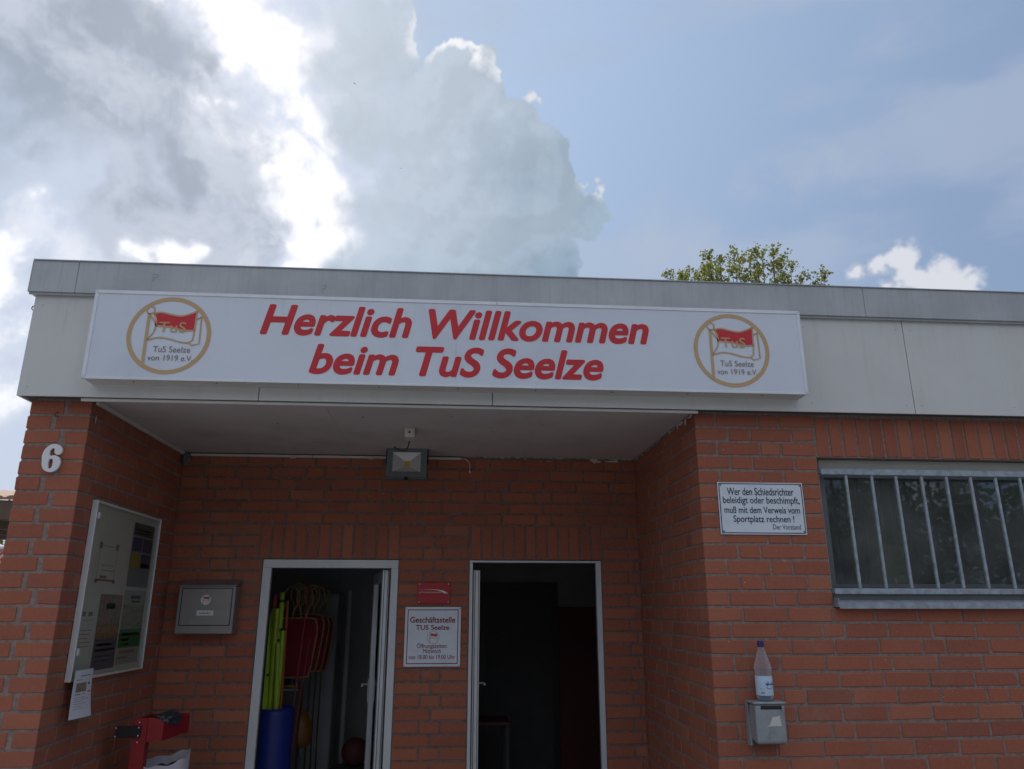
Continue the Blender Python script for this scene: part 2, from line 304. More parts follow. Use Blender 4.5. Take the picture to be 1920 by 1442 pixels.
# ------------------------------------------------------------------ helpers
def tag(o, label=None, cat=None, group=None, kind=None):
    if label: o['label'] = label
    if cat: o['category'] = cat
    if group: o['group'] = group
    if kind: o['kind'] = kind
    return o
def empty(name, loc=(0, 0, 0), rot=(0, 0, 0), **kw):
    o = bpy.data.objects.new(name, None); COL.objects.link(o)
    o.location = loc; o.rotation_euler = rot; o.empty_display_size = .1
    return tag(o, **kw)
def link(name, me, parent=None, loc=(0, 0, 0), rot=(0, 0, 0), **kw):
    o = bpy.data.objects.new(name, me); COL.objects.link(o)
    o.location = loc; o.rotation_euler = rot
    if parent: o.parent = parent
    return tag(o, **kw)
_T = None
def cb_template():
    vs = []
    for sx in (-1, 1):
        for sy in (-1, 1):
            for sz in (-1, 1):
                for a in range(3): vs.append(((sx, sy, sz), a))
    idx = {v: i for i, v in enumerate(vs)}
    fs = []
    import itertools
    for a in range(3):
        b, c = [x for x in range(3) if x != a]
        for s in (-1, 1):
            q = []
            for sb, sc in ((-1, -1), (1, -1), (1, 1), (-1, 1)):
                sg = [0, 0, 0]; sg[a] = s; sg[b] = sb; sg[c] = sc
                q.append(idx[(tuple(sg), a)])
            fs.append(q)
    for c in range(3):
        a, b = [x for x in range(3) if x != c]
        for sa in (-1, 1):
            for sb in (-1, 1):
                g = []
                for ax, sc in ((a, -1), (b, -1), (b, 1), (a, 1)):
                    sg = [0, 0, 0]; sg[a] = sa; sg[b] = sb; sg[c] = sc
                    g.append(idx[(tuple(sg), ax)])
                fs.append(g)
    for sg in itertools.product((-1, 1), repeat=3):
        fs.append([idx[(sg, 0)], idx[(sg, 1)], idx[(sg, 2)]])
    P = [Vector([s*(1.0 if a == i else 0.8) for i, s in enumerate(sg)]) for sg, a in vs]
    out = []
    for f in fs:
        n = (P[f[1]]-P[f[0]]).cross(P[f[2]]-P[f[0]])
        c = sum((P[i] for i in f), Vector())
        out.append(tuple(f) if n.dot(c) > 0 else tuple(reversed(f)))
    return vs, out
_T = cb_template()
class MB:
    """collects simple solids and links them as one mesh object"""
    def __init__(s): s.v = []; s.f = []; s.m = []; s.tone = []
    def add(s, vs, fs, mi=0, tone=0.0):
        o = len(s.v); s.v += [tuple(v) for v in vs]
        for f in fs: s.f.append(tuple(i+o for i in f)); s.m.append(mi); s.tone.append(tone)
        return s
    def box(s, x0, x1, y0, y1, z0, z1, ch=0.0, mi=0, tone=0.0, M_=None, jit=0.0, rn=None):
        if x1 < x0: x0, x1 = x1, x0
        if y1 < y0: y0, y1 = y1, y0
        if z1 < z0: z0, z1 = z1, z0
        c = ((x0+x1)/2, (y0+y1)/2, (z0+z1)/2); h = ((x1-x0)/2, (y1-y0)/2, (z1-z0)/2)
        if ch > 0:
            ch = min(ch, min(h)*.9)
            vs = [[c[i]+sg[i]*(h[i]-(0 if a == i else ch)) for i in range(3)] for sg, a in _T[0]]; fs = _T[1]
            if jit:      # uneven arrises and the odd knocked corner
                cor = {}
                for q_, (sg, a) in enumerate(_T[0]):
                    k_ = cor.setdefault(sg, (rn.uniform(-jit, jit*.4), rn.uniform(-jit, jit*.4), rn.uniform(0, 1) < .06))
                    e_ = ch*rn.uniform(1.0, 2.6) if k_[2] else 0
                    for i in range(3):
                        sh = (k_[0], 0, k_[1])[i] if h[1] < h[0] else (0, k_[0], k_[1])[i]
                        vs[q_][i] += sg[i]*(sh+rn.uniform(-jit*.25, 0)-(e_ if a != i else 0))
        else:
            vs = [(c[0]+a*h[0], c[1]+b*h[1], c[2]+d*h[2]) for a in (-1, 1) for b in (-1, 1) for d in (-1, 1)]
            fs = [(0, 1, 3, 2), (4, 6, 7, 5), (0, 4, 5, 1), (2, 3, 7, 6), (0, 2, 6, 4), (1, 5, 7, 3)]
        if M_ is not None: vs = [M_ @ Vector(v) for v in vs]
        return s.add(vs, fs, mi, tone)
    def tube(s, pts, rad, n=8, cap=True, mi=0, closed=False):
        pts = [Vector(p) for p in pts]; rs = rad if hasattr(rad, '__len__') else [rad]*len(pts)
        o = len(s.v); prev = None; N = len(pts)
        for i, p in enumerate(pts):
            if closed: d = (pts[(i+1) % N]-pts[i-1])
            else: d = (pts[min(i+1, N-1)]-pts[max(i-1, 0)])
            d.normalize()
            if prev is None:
                a = Vector((0, 0, 1)) if abs(d.z) < .9 else Vector((1, 0, 0))
                u = d.cross(a).normalized()
            else: u = (prev-d*prev.dot(d)).normalized()
            prev = u; w = d.cross(u)
            for k in range(n):
                an = 2*math.pi*k/n; s.v.append(tuple(p+(u*math.cos(an)+w*math.sin(an))*rs[i]))
        rng = N if closed else N-1
        for i in range(rng):
            for k in range(n):
                a = o+i*n+k; b = o+i*n+(k+1) % n; c = o+((i+1) % N)*n+(k+1) % n; d_ = o+((i+1) % N)*n+k
                s.f.append((a, b, c, d_)); s.m.append(mi); s.tone.append(0)
        if cap and not closed:
            s.f.append(tuple(o+k for k in reversed(range(n)))); s.m.append(mi); s.tone.append(0)
            s.f.append(tuple(o+(N-1)*n+k for k in range(n))); s.m.append(mi); s.tone.append(0)
        return s
    def lathe(s, prof, c=(0, 0, 0), n=24, mi=0):
        o = len(s.v)
        for r, z in prof:
            for k in range(n):
                a = 2*math.pi*k/n; s.v.append((c[0]+r*math.cos(a), c[1]+r*math.sin(a), c[2]+z))
        for i in range(len(prof)-1):
            for k in range(n):
                s.f.append((o+i*n+k, o+i*n+(k+1) % n, o+(i+1)*n+(k+1) % n, o+(i+1)*n+k)); s.m.append(mi); s.tone.append(0)
        return s
    def poly(s, pts, y, th=0.0, mi=0):
        """flat polygon in the x-z plane facing -y"""
        n = len(pts); vs = [(x, y, z) for x, z in pts]
        ar = sum(pts[i][0]*pts[(i+1) % n][1]-pts[(i+1) % n][0]*pts[i][1] for i in range(n))
        f = tuple(range(n)) if ar > 0 else tuple(reversed(range(n)))
        return s.add(vs, [f], mi)
    def stroke(s, pts, w, y, mi=0, closed=False):
        pts = [Vector(p) for p in pts]; N = len(pts); L = []; Rr = []
        for i in range(N):
            if closed: d = pts[(i+1) % N]-pts[i-1]
            else: d = pts[min(i+1, N-1)]-pts[max(i-1, 0)]
            d.normalize(); nrm = Vector((-d.y, d.x))
            L.append(pts[i]+nrm*w/2); Rr.append(pts[i]-nrm*w/2)
        o = len(s.v)
        for a, b in zip(L, Rr): s.v.append((a.x, y, a.y)); s.v.append((b.x, y, b.y))
        for i in range(N if closed else N-1):
            j = (i+1) % N
            s.f.append((o+2*i, o+2*i+1, o+2*j+1, o+2*j)); s.m.append(mi); s.tone.append(0)
        return s
    def disc(s, cx, cz, r, y, n=20, mi=0):
        return s.poly([(cx+r*math.cos(2*math.pi*k/n), cz+r*math.sin(2*math.pi*k/n)) for k in range(n)], y, mi=mi)
    def mesh(s, name, *mats, smooth=False, tone=False):
        me = bpy.data.meshes.new(name); me.from_pydata(s.v, [], s.f)
        for m in mats: me.materials.append(M[m] if isinstance(m, str) else m)
        me.polygons.foreach_set('material_index', s.m)
        if smooth: me.polygons.foreach_set('use_smooth', [True]*len(s.f))
        if tone:
            a = me.attributes.new('tone', 'FLOAT', 'FACE'); a.data.foreach_set('value', s.tone)
        me.update(); return me
    def build(s, name, *mats, parent=None, loc=(0, 0, 0), rot=(0, 0, 0), smooth=False, tone=False, **kw):
        return link(name, s.mesh(name, *mats, smooth=smooth, tone=tone), parent, loc, rot, **kw)

def text_mesh(body, w, h, bold=0.0, shear=0.0, ext=0.0005, mat_='black', align='L', space=1.0):
    """lettering fitted to a w x h box, lying in the x-z plane, origin at the lower left (or centre) of its box"""
    cu = bpy.data.curves.new('txt', 'FONT'); cu.body = body; cu.size = 1.0; cu.shear = shear; cu.offset = 0.0
    cu.extrude = 0.0; cu.resolution_u = 6; cu.space_character = space
    ob = bpy.data.objects.new('txt', cu); COL.objects.link(ob)
    bpy.context.view_layer.update()
    dg = bpy.context.evaluated_depsgraph_get()
    me = bpy.data.meshes.new_from_object(ob.evaluated_get(dg))
    bpy.data.objects.remove(ob); bpy.data.curves.remove(cu)
    xs = [v.co.x for v in me.vertices]; ys = [v.co.y for v in me.vertices]
    x0, x1, y0, y1 = min(xs), max(xs), min(ys), max(ys)
    kx = w/(x1-x0); ky = h/(y1-y0) if h else kx
    rb = bold*ky*.72
    if bold:        # heavier strokes: the outline swept round a small circle
        kx = (w-2*rb)/(x1-x0); ky = (h-2*rb)/(y1-y0) if h else ky
        vs0 = [((v.co.x-x0)*kx+rb, (v.co.y-y0)*ky+rb) for v in me.vertices]; fs0 = [tuple(p.vertices) for p in me.polygons]
        vs = []; fs = []; n0 = len(vs0)
        for i in range(9):
            dx = rb*math.cos(i*math.pi/4) if i < 8 else 0; dz = rb*math.sin(i*math.pi/4) if i < 8 else 0
            vs += [(x+dx-(w/2 if align == 'C' else 0), -.00004*i, z+dz) for x, z in vs0]; fs += [tuple(q+i*n0 for q in f) for f in fs0]
        bpy.data.meshes.remove(me); me = bpy.data.meshes.new('lettering'); me.from_pydata(vs, [], fs); me.materials.append(M[mat_]); me.update()
        return me
    for v in me.vertices:
        x = (v.co.x-x0)*kx; z = (v.co.y-y0)*ky
        if align == 'C': x -= w/2
        v.co = (x, 0.0, z)
    me.materials.clear(); me.materials.append(M[mat_])
    me.name = 'lettering'
    return me
def smooth_curve(pts, n=6):
    """Catmull-Rom through the given points"""
    P = [Vector(p) for p in pts]; out = []
    for i in range(len(P)-1):
        a = P[max(i-1, 0)]; b = P[i]; c = P[i+1]; d = P[min(i+2, len(P)-1)]
        for k in range(n):
            t_ = k/n
            out.append(0.5*((2*b)+(c-a)*t_+(2*a-5*b+4*c-d)*t_*t_+(3*b-a-3*c+d)*t_**3))
    out.append(P[-1]); return out

# ------------------------------------------------------------------ geometry constants of the building
ZC = 1/12.0                      # brick course
XL, XR, YB = -1.986, 1.39, 1.485     # recess: left wall, right wall, back wall
X0 = -2.31                         # left outer edge of the pillar
ZF0, ZF1, ZT = 2.745, 3.333, 3.520   # fascia bottom, fascia top, roof edge top
YF = -0.10
WX0, WX1, WZ0, WZ1 = 2.10, 5.35, 20*ZC, 30*ZC
DL = (-1.345, -0.380); DR = (0.130, 1.103); DZ = 24*ZC
XE = 6.5; YE = 6.5

# ------------------------------------------------------------------ ground
g = MB(); g.add([(-300, -300, 0), (300, -300, 0), (300, 300, 0), (-300, 300, 0)], [(0, 1, 2, 3)])
g.build('ground', 'ground', kind='structure')

# ------------------------------------------------------------------ the clubhouse
club = empty('clubhouse', (0, 0, 0), label='flat-roofed red brick clubhouse with white fascia and recessed entrance with two doors', cat='building')
MO = 0.0045
walls = {}
b = MB()
b.box(X0+MO, XL-MO, MO, YB+.3, 0, 2.80)                                   # pillar / left wing wall
walls['left'] = b.build('pillar_wall', 'mortar', parent=club)
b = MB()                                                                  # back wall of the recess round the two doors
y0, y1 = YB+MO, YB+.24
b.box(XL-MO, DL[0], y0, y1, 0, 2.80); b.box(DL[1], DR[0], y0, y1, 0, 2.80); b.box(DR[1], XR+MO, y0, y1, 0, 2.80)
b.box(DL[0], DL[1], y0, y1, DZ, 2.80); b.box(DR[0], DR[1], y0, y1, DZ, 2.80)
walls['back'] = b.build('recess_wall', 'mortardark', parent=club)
b = MB()
b.box(XR+MO, XR+.3, .3, YB+.24, 0, 2.80)
b.box(XR+MO, WX0, MO, .3, 0, 2.80); b.box(WX0, WX1, MO, .3, 0, WZ0-.012); b.box(WX0, WX1, MO, .3, WZ1, 2.80); b.box(WX1, XE, MO, .3, 0, 2.80)
walls['front'] = b.build('facade_wall', 'mortar', parent=club)
b = MB(); b.box(X0, XE, .3, YE, 2.90, 3.40); b.box(X0+.02, XE, -.05, .3, 2.80, 3.40)
b.build('roof', 'roof', parent=club)
b = MB(); b.box(X0+MO, X0+.24, YB+.3, YE, 0, 2.9); b.box(XE-.24, XE, .3, YE, 0, 2.9); b.box(X0+.24, XE-.24, YE-.24, YE, 0, 2.9)
b.build('outer_wall', 'mortar', parent=club)

# ---- bricks
bricks = []     # (wall, mesh key, centre, size, score, rot, corner)
def face_brick(wall, axis, a0, a1, z0, z1, fixed, depth=.06, far=1):
    """axis 'x': a brick on a wall facing -y at y=fixed; axis 'y+'/'y-': on a wall facing +x / -x at x=fixed"""
    j = rnd.uniform
    if a1-a0 < .02 or z1-z0 < .012: return
    pr = j(-.0016, .0016); dz = j(-.0012, .0012)
    if axis == 'x':
        lo = (a0, fixed+pr, z0+dz); hi = (a1, fixed+depth, z1+dz)
        qs = [(a0, fixed, z0), (a1, fixed, z0), (a1, fixed, z1), (a0, fixed, z1)]
    elif axis == 'y+':
        lo = (fixed-depth, a0, z0+dz); hi = (fixed-pr, a1, z1+dz)
        qs = [(fixed, a0, z0), (fixed, a1, z0), (fixed, a1, z1), (fixed, a0, z1)]
    else:
        lo = (fixed+pr, a0, z0+dz); hi = (fixed+depth, a1, z1+dz)
        qs = [(fixed, a0, z0), (fixed, a1, z0), (fixed, a1, z1), (fixed, a0, z1)]
    P = [pix(q) for q in qs]; sc = 0
    if all(P):
        sc = abs(sum(P[i][0]*P[(i+1) % 4][1]-P[(i+1) % 4][0]*P[i][1] for i in range(4)))/2
        cx = sum(p[0] for p in P)/4; cy = sum(p[1] for p in P)/4
        if not (5 < cx < 1915 and 5 < cy < 1437): sc = 0
    bricks.append((wall, lo, hi, sc))
J = .0060     # half a joint
def lay(wall, axis, a0, a1, n, perps, fixed, zt=None, depth=.06):
    z0, z1 = n*ZC+J+.0005, (n+1)*ZC-J
    if zt: z1 = min(z1, zt)
    ps = [a0-J] + [p+rnd.uniform(-.0025, .0025) for p in perps if a0+.03 < p < a1-.03] + [a1+J]
    for p, q in zip(ps, ps[1:]): face_brick(wall, axis, p+J, q-J, z0, z1, fixed, depth)

# facade to the right of the recess: head joints read off course by course
FRONT = {19: [1.583, 1.835, 2.085, 2.332, 2.577, 2.829, 2.956], 18: [1.512, 1.765, 2.020, 2.145, 2.392, 2.644, 2.895, 3.148],
 17: [1.583, 1.835, 2.081, 2.329, 2.579, 2.705, 2.962], 16: [1.512, 1.767, 2.017, 2.269, 2.395, 2.645, 2.904],
 15: [1.585, 1.835, 2.086, 2.333, 2.585, 2.841, 3.091], 14: [1.512, 1.765, 1.89, 2.142, 2.393, 2.643, 2.901, 3.020],
 13: [1.583, 1.832, 2.080, 2.331, 2.579, 2.829, 3.078], 12: [1.512, 1.765, 2.017, 2.138, 2.389, 2.641, 2.890],
 11: [1.583, 1.709, 1.957, 2.206, 2.454, 2.704, 2.951], 10: [1.512, 1.765, 2.015, 2.266, 2.512, 2.762, 2.882],
 9: [1.583, 1.834, 2.08, 2.33, 2.58, 2.83]}
def corner_x(n): return 1.583 if n % 2 else 1.512
def corner_y(n): return .120 if n % 2 else .198
for n in range(0, 33):
    zt = 2.747 if n == 32 else None
    if n >= 20 and n < 33:
        ps = [corner_x(n), corner_x(n)+(.13 if n % 2 else .252), corner_x(n)+(.38 if n % 2 else .378)]
        hi_ = WX0-.002 if n < 30 else WX0-.004
        a1 = hi_
    else:
        ps = FRONT.get(n) or [corner_x(n)+.25*k for k in range(0, 8)]
        ps = list(ps)
        while ps[-1] < XE: ps.append(ps[-1]+.25)
        a1 = XE
    # the corner brick goes round the edge
    ps2 = [p for p in ps]
    face_brick('front', 'x', XR, ps2[0]-J, n*ZC+J+.0005, min((n+1)*ZC-J, zt or 9), 0, depth=corner_y(n)-J)
    lay('front', 'x', ps2[0]+J, a1, n, ps2[1:], 0, zt)
# soldier course over the window
x = WX0+.004; k = 0
while x < 5.7:
    w_ = .0838
    face_brick('front', 'x', x+J, x+w_-J, 30*ZC+.004, 2.735, 0); x += w_; k += 1
for n in range(20, 33):
    if n < 30: lay('front', 'x', WX1+.002, XE, n, [WX1+(.19 if n % 2 else .12)+.25*k for k in range(9)], 0)
# the partial course squeezed under the fascia over the soldiers is mortar only

# pillar front: two bricks a course and a broad joint
for n in range(0, 33):
    zt = 2.747 if n == 32 else None
    c = -2.1755 if n % 2 else -2.1165; hj = .013
    z0, z1 = n*ZC+J+.0005, min((n+1)*ZC-J, zt or 9)
    face_brick('left', 'x', X0+rnd.uniform(-.003, .003), c-hj, z0, z1, 0, depth=.10)
    face_brick('left', 'x', c+hj, XL, z0, z1, 0, depth=(.120 if n % 2 else .186)-J)
    yy = .120 if n % 2 else .186
    ps = [yy+.25*k+(.0 if k < 3 else (.0)) for k in range(1, 6)]
    if n % 4 == 1: ps = [yy+.12]+[yy+.37+.25*k for k in range(5)]
    if n % 6 == 2: ps = [yy+.25, yy+.37]+[yy+.62+.25*k for k in range(5)]
    lay('left', 'y+', yy+J, YB, n, ps, XL, 2.76)
    # right return wall
    yy = corner_y(n)
    ps = [yy+.253*k for k in range(1, 6)]
    if n % 5 == 1: ps = [yy+.25, yy+.38, yy+.505]+[yy+.75+.25*k for k in range(3)]
    if n % 7 == 3: ps = [yy+.13]+[yy+.38+.25*k for k in range(5)]
    if n % 6 == 4: ps = [yy+.252, yy+.455, yy+.645, yy+.84]+[yy+1.09, yy+1.2]
    lay('front', 'y-', yy+J, YB, n, ps, XR, 2.76)

# back wall of the recess
BACK_TOP = {32: [-1.79, -1.52, -1.27, -1.02, -.77, -.52, -.39, -.13, .155, .28, .53, .78, .905, 1.15, 1.28],
 31: [-1.83, -1.60, -1.345, -1.09, -.955, -.70, -.45, -.20, .045, .235, .48, .735, .985, 1.235],
 30: [-1.80, -1.55, -1.28, -1.155, -.905, -.65, -.525, -.325, -.075, .175, .43, .675, .93, 1.18],
 29: [-1.735, -1.475, -1.20, -.95, -.70, -.45, -.27, -.015, .24, .365, .615, .74, .99, 1.25],
 28: [-1.82, -1.55, -1.28, -1.13, -.90, -.775, -.525, -.335, -.08, .175, .425, .68, .93, 1.18],
 27: [-1.755, -1.48, -1.21, -.95, -.70, -.445, -.255, -.01, .245, .37, .62, .74, .99, 1.25]}
for n in range(27, 33): lay('back', 'x', XL, XR, n, BACK_TOP[n], YB, 2.762)
for n in range(0, 27):
    e = n % 2 == 0
    if n in (24, 25, 26):
        la, lb = DL[0]-.035, DL[1]-.006; ra, rb = DR[0]-.002, DR[1]+.012
    else: la, lb, ra, rb = DL[0]-.004, DL[1]+.004, DR[0]-.004, DR[1]+.004
    lay('back', 'x', XL, la, n, [XL+.2, XL+.445] if e else [XL+.27, XL+.40], YB)
    lay('back', 'x', lb+(.006 if n > 23 else 0), ra-(.006 if n > 23 else 0), n, [lb+.178, lb+.318] if e else [(lb+ra)/2], YB)
    lay('back', 'x', rb, XR, n, [rb+.195] if e else [rb+.248], YB)
for a, b_, m_ in ((DL[0]-.035, DL[1], 12), (DR[0]+.004, DR[1]+.008, 12)):
    w_ = (b_-a)/m_
    for k in range(m_):
        face_brick('back', 'x', a+k*w_+J*1.0, a+(k+1)*w_-J*.9, 24*ZC+.004, 27*ZC-J, YB)
    # bricks are 240 mm standing on end

bricks_in_view = sorted(bricks, key=lambda q: -q[3])
single = set(id(q) for q in bricks_in_view[:300])
cache = {}; mass = MB()
for q in bricks:
    wall, lo, hi, sc = q
    if id(q) in single:
        sz = tuple(round(h-l, 3) for l, h in zip(lo, hi))
        sz0 = sz; sz = sz+(rnd.randrange(4),)
        if sz not in cache:
            cache[sz] = MB().box(-sz[0]/2, sz[0]/2, -sz[1]/2, sz[1]/2, -sz[2]/2, sz[2]/2, ch=.0028, jit=.0014, rn=rnd).mesh('brick', 'brick')
        o = link('brick', cache[sz], walls[wall], [(l+h)/2 for l, h in zip(lo, hi)], (rnd.uniform(-.004, .004), rnd.uniform(-.004, .004), rnd.uniform(-.002, .002)))
    else:
        mass.box(lo[0], hi[0], lo[1], hi[1], lo[2], hi[2], ch=.0028, tone=rnd.random(), jit=.0014, rn=rnd)
mass.build('brickwork', 'brick', parent=club, tone=True, kind='stuff')

# ---- fascia, coping, soffit
fx = [-2.335, -1.073, 0.207, 2.678, 5.15, XE]
fz = ZF1+.06
for i, (a, c) in enumerate(zip(fx, fx[1:])):
    g_ = .0022
    p = MB().box(a+(g_ if i else 0), c-g_, YF, YF+.012, ZF0, fz, ch=.0008).build('fascia_panel', 'fascia', parent=club)
    xs = [a+.045, c-.045] + [a+(c-a)*t_ for t_ in ((.5,) if c-a < 1.5 else (.25, .5, .75))]
    sb = MB()
    for x in xs:
        for z in (ZF0+.055, ZF1-.065):
            sb.tube([(x, YF+.001, z), (x, YF-.0025, z)], [.0065, .0045], 10)
    sb.build('screws', 'fascia', parent=p)
MB().box(-2.335, -2.323, YF+.014, YE, ZF0, fz).build('fascia_side_panel', 'fascia', parent=club)
MB().box(fx[0]+.012, XE, YF+.014, YF+.03, ZF0+.004, fz).build('fascia_backing', 'black', parent=club)
MB().box(fx[0]+.012, XE, YF+.03, -.001, ZF0+.012, ZF0+.03).build('eaves_board', 'roof', parent=club)
for i, (a, c) in enumerate(((-2.362, -2.1175), (-2.1155, 2.441), (2.443, XE))):
    m_ = MB()
    m_.box(a, c, YF-.032, YF-.026, ZF1-.0, ZT, ch=.0015)
    m_.box(a, c, YF-.026, YF-.002, ZF1-.0, ZF1+.004)
    m_.box(a, c, YF-.020, YF-.012, ZF1-.012, ZF1)
    m_.box(a, c, YF-.040, .35, ZT, ZT+.006, ch=.001)
    m_.build('coping_panel', 'coping', parent=club)
m_ = MB().box(-2.366, -2.362, YF-.032, YE, ZF1, ZT).box(-2.362, -2.335, YF-.02, YE, ZF1, ZF1+.004)
m_.build('coping_side', 'coping', parent=club)
for cx_, cz_ in ((-1.700, 3.43), (-.765, 3.395)):
    m_ = MB(); m_.stroke(smooth_curve([(cx_-.012, cz_+.022, 0), (cx_+.012, cz_+.028, 0), (cx_+.016, cz_+.012, 0), (cx_-.010, cz_+.002, 0), (cx_-.002, cz_-.020, 0), (cx_+.004, cz_+.006, 0)], 4) and [(p.x, p.y) for p in smooth_curve([(cx_-.012, cz_+.022, 0), (cx_+.012, cz_+.028, 0), (cx_+.016, cz_+.012, 0), (cx_-.010, cz_+.002, 0), (cx_-.002, cz_-.020, 0), (cx_+.004, cz_+.006, 0)], 4)], .0028, YF-.0326)
    m_.build('scratch_mark', 'scratch', parent=club)
MB().box(X0, XE, .3, YE, 3.40, ZT-.05).build('roof_edge', 'roof', parent=club)
sfx = [XL, -.74, .52, XR]
MB().box(XL, XR, -.062, YB+.002, 2.768, 2.79).build('soffit_backing', 'black', parent=club)
for a, c in zip(sfx, sfx[1:]):
    MB().box(a+(.0008 if a > XL else 0), c-(.0008 if c < XR else 0), -.062, YB+.002, 2.763, 2.7675).build('soffit_board', 'soffit', parent=club)
sc_ = MB(); srn = random.Random(9)
for x in [XL+.05+.42*i for i in range(9)]:
    for y in (.03, .75, 1.43): sc_.tube([(x, y, 2.763), (x, y, 2.7618)], [.004, .003], 8)
for x, y in ((-.02, .25), (.55, .42), (.25, .62), (-1.1, .5), (-.55, .3)):
    sc_.tube([(x, y, 2.763), (x+srn.uniform(-.006, .006), y, 2.757)], [.004, .002], 6)
sc_.build('ceiling_screws', 'darkmetal', parent=club, kind='stuff')
MB().box(-2.012, XR-.002, -.080, -.0635, 2.727, 2.744, ch=.002).build('soffit_trim', 'trim', parent=club)
MB().box(XL+.002, XL+.022, .03, YB-.02, 2.736, 2.7615, ch=.003).build('cable_trunking', 'trim', parent=club)
tr = MB()
for a, c in ((-1.93, -1.05), (-1.045, -.40), (-.395, .055)):
    tr.box(a, c, YB-.022, YB-.003, 2.735, 2.752, ch=.002)
tr.build('cable_trunking', 'trim', parent=club)
# remains of paint along the top of the bricks
pb = MB()
prn = random.Random(3)
def flake(fn, ca, cz, w, h):
    k = 9; pts = []
    for i in range(k):
        a = 2*math.pi*i/k; rr_ = prn.uniform(.5, 1.1)
        pts.append((ca+w*rr_*math.cos(a)/2, cz+h*rr_*math.sin(a)/2))
    fn(pts)
def fback(pts):
    pb.add([(x, YB-.0045, min(z, 2.7625)) for x, z in pts], [tuple(range(len(pts)))])
def fright(pts):
    pb.add([(XR-.0045, y, min(z, 2.7625)) for y, z in pts], [tuple(reversed(range(len(pts))))])
for ca, cz, w, h in ((1.07, 2.745, .085, .045), (1.105, 2.738, .05, .02), (1.20, 2.741, .10, .018), (1.245, 2.745, .03, .03), (.66, 2.738, .03, .006), (.72, 2.737, .04, .006), (.54, 2.752, .02, .008), (.30, 2.757, .05, .006), (-.62, 2.733, .05, .012), (-1.2, 2.732, .06, .012)):
    flake(fback, ca, cz, w, h)
for i in range(34): flake(fback, prn.uniform(.1, 1.38), 2.759, prn.uniform(.02, .12), prn.uniform(.004, .012))
for i in range(26):
    y = prn.uniform(.0, 1.4); flake(fright, y, 2.757-prn.uniform(0, .012), prn.uniform(.02, .10), prn.uniform(.006, .022))
for ca, cz, w, h in ((.06, 2.745, .10, .03), (.16, 2.735, .07, .05), (.25, 2.748, .10, .03), (.33, 2.74, .03, .03), (.62, 2.70, .015, .02), (.50, 2.735, .02, .012), (.70, 2.66, .03, .01)):
    flake(fright, ca, cz, w, h)
for ca, cz, w, h in ((.06, 2.66, .02, .05),):
    flake(lambda pts: pb.add([(XL+.004, y, z) for y, z in pts], [tuple(range(len(pts)))]), ca, cz, w, h)
for i in range(46):
    x, z = prn.uniform(1.45, 3.4), prn.uniform(.9, 2.6); r_ = prn.choice((.0014, .002, .003))
    if WX0-.05 < x and z > 1.6: continue
    pb.add([(x+r_*math.cos(a), -.0024, z+r_*math.sin(a)) for a in (0, 1.2, 2.5, 3.8, 5.1)], [(0, 1, 2, 3, 4)])
for i in range(24):
    x, z = prn.uniform(-1.9, 1.3), prn.uniform(1.0, 2.7); r_ = prn.choice((.0015, .0025))
    if z < 2.0 and (DL[0]-.02 < x < DL[1]+.02 or DR[0]-.02 < x < DR[1]+.02): continue
    pb.add([(x+r_*math.cos(a), YB-.0024, z+r_*math.sin(a)) for a in (0, 1.2, 2.5, 3.8, 5.1)], [(0, 1, 2, 3, 4)])
pb.build('paint_flakes', 'peel', parent=club, kind='stuff')

# ------------------------------------------------------------------ window, grille and sill
def glass_mat(name, tint, refl, mul=1.35, dust=0):
    m = bpy.data.materials.new(name); m.use_nodes = True
    k = NT(m.node_tree); k.n.clear()
    tr = k.node('ShaderNodeBsdfTransparent'); tr.inputs[0].default_value = (*tint, 1)
    gl = k.node('ShaderNodeBsdfGlossy'); gl.inputs['Roughness'].default_value = 0.02; gl.inputs[0].default_value = (.9, .95, 1, 1)
    fr = k.node('ShaderNodeFresnel'); fr.inputs[0].default_value = 1.5
    f = k.math('ADD', k.math('MULTIPLY', fr.outputs[0], mul), refl, clamp=True)
    geo = k.n.new('ShaderNodeNewGeometry').outputs['Position']
    bn = k.n.new('ShaderNodeBump'); bn.inputs['Strength'].default_value = .02; bn.inputs['Distance'].default_value = .01
    k.ln(k.noise(geo, 3.0, 2, .5), bn.inputs['Height']); k.ln(bn.outputs[0], gl.inputs['Normal'])
    mx = k.node('ShaderNodeMixShader'); k.ln(f, mx.inputs[0]); k.ln(tr.outputs[0], mx.inputs[1]); k.ln(gl.outputs[0], mx.inputs[2])
    last = mx.outputs[0]
    if dust:
        df = k.node('ShaderNodeBsdfDiffuse'); df.inputs[0].default_value = (.44, .46, .46, 1)
        m2 = k.node('ShaderNodeMixShader'); k.ln(k.mapr(k.noise(geo, 4.0, 6, .6, w=3.0), .3, .7, dust*.6, dust*1.4), m2.inputs[0]); k.ln(last, m2.inputs[1]); k.ln(df.outputs[0], m2.inputs[2]); last = m2.outputs[0]
    o = k.node('ShaderNodeOutputMaterial'); k.ln(last, o.inputs[0]); return m
M['glass'] = glass_mat('window_glass', (.72, .76, .76), .0, 1.15, .13)
M['doorglass'] = glass_mat('door_glass', (.62, .68, .68), .02)
M['thinglass'] = glass_mat('board_glass', (.90, .92, .90), .0, .55)
win = empty('window', ((WX0+WX1)/2, .09, WZ0), parent=None) if False else bpy.data.objects.new('window', None)
COL.objects.link(win); win.parent = club
fw_ = .042; fy0, fy1 = .062, .11
xm = (WX0+WX1)/2
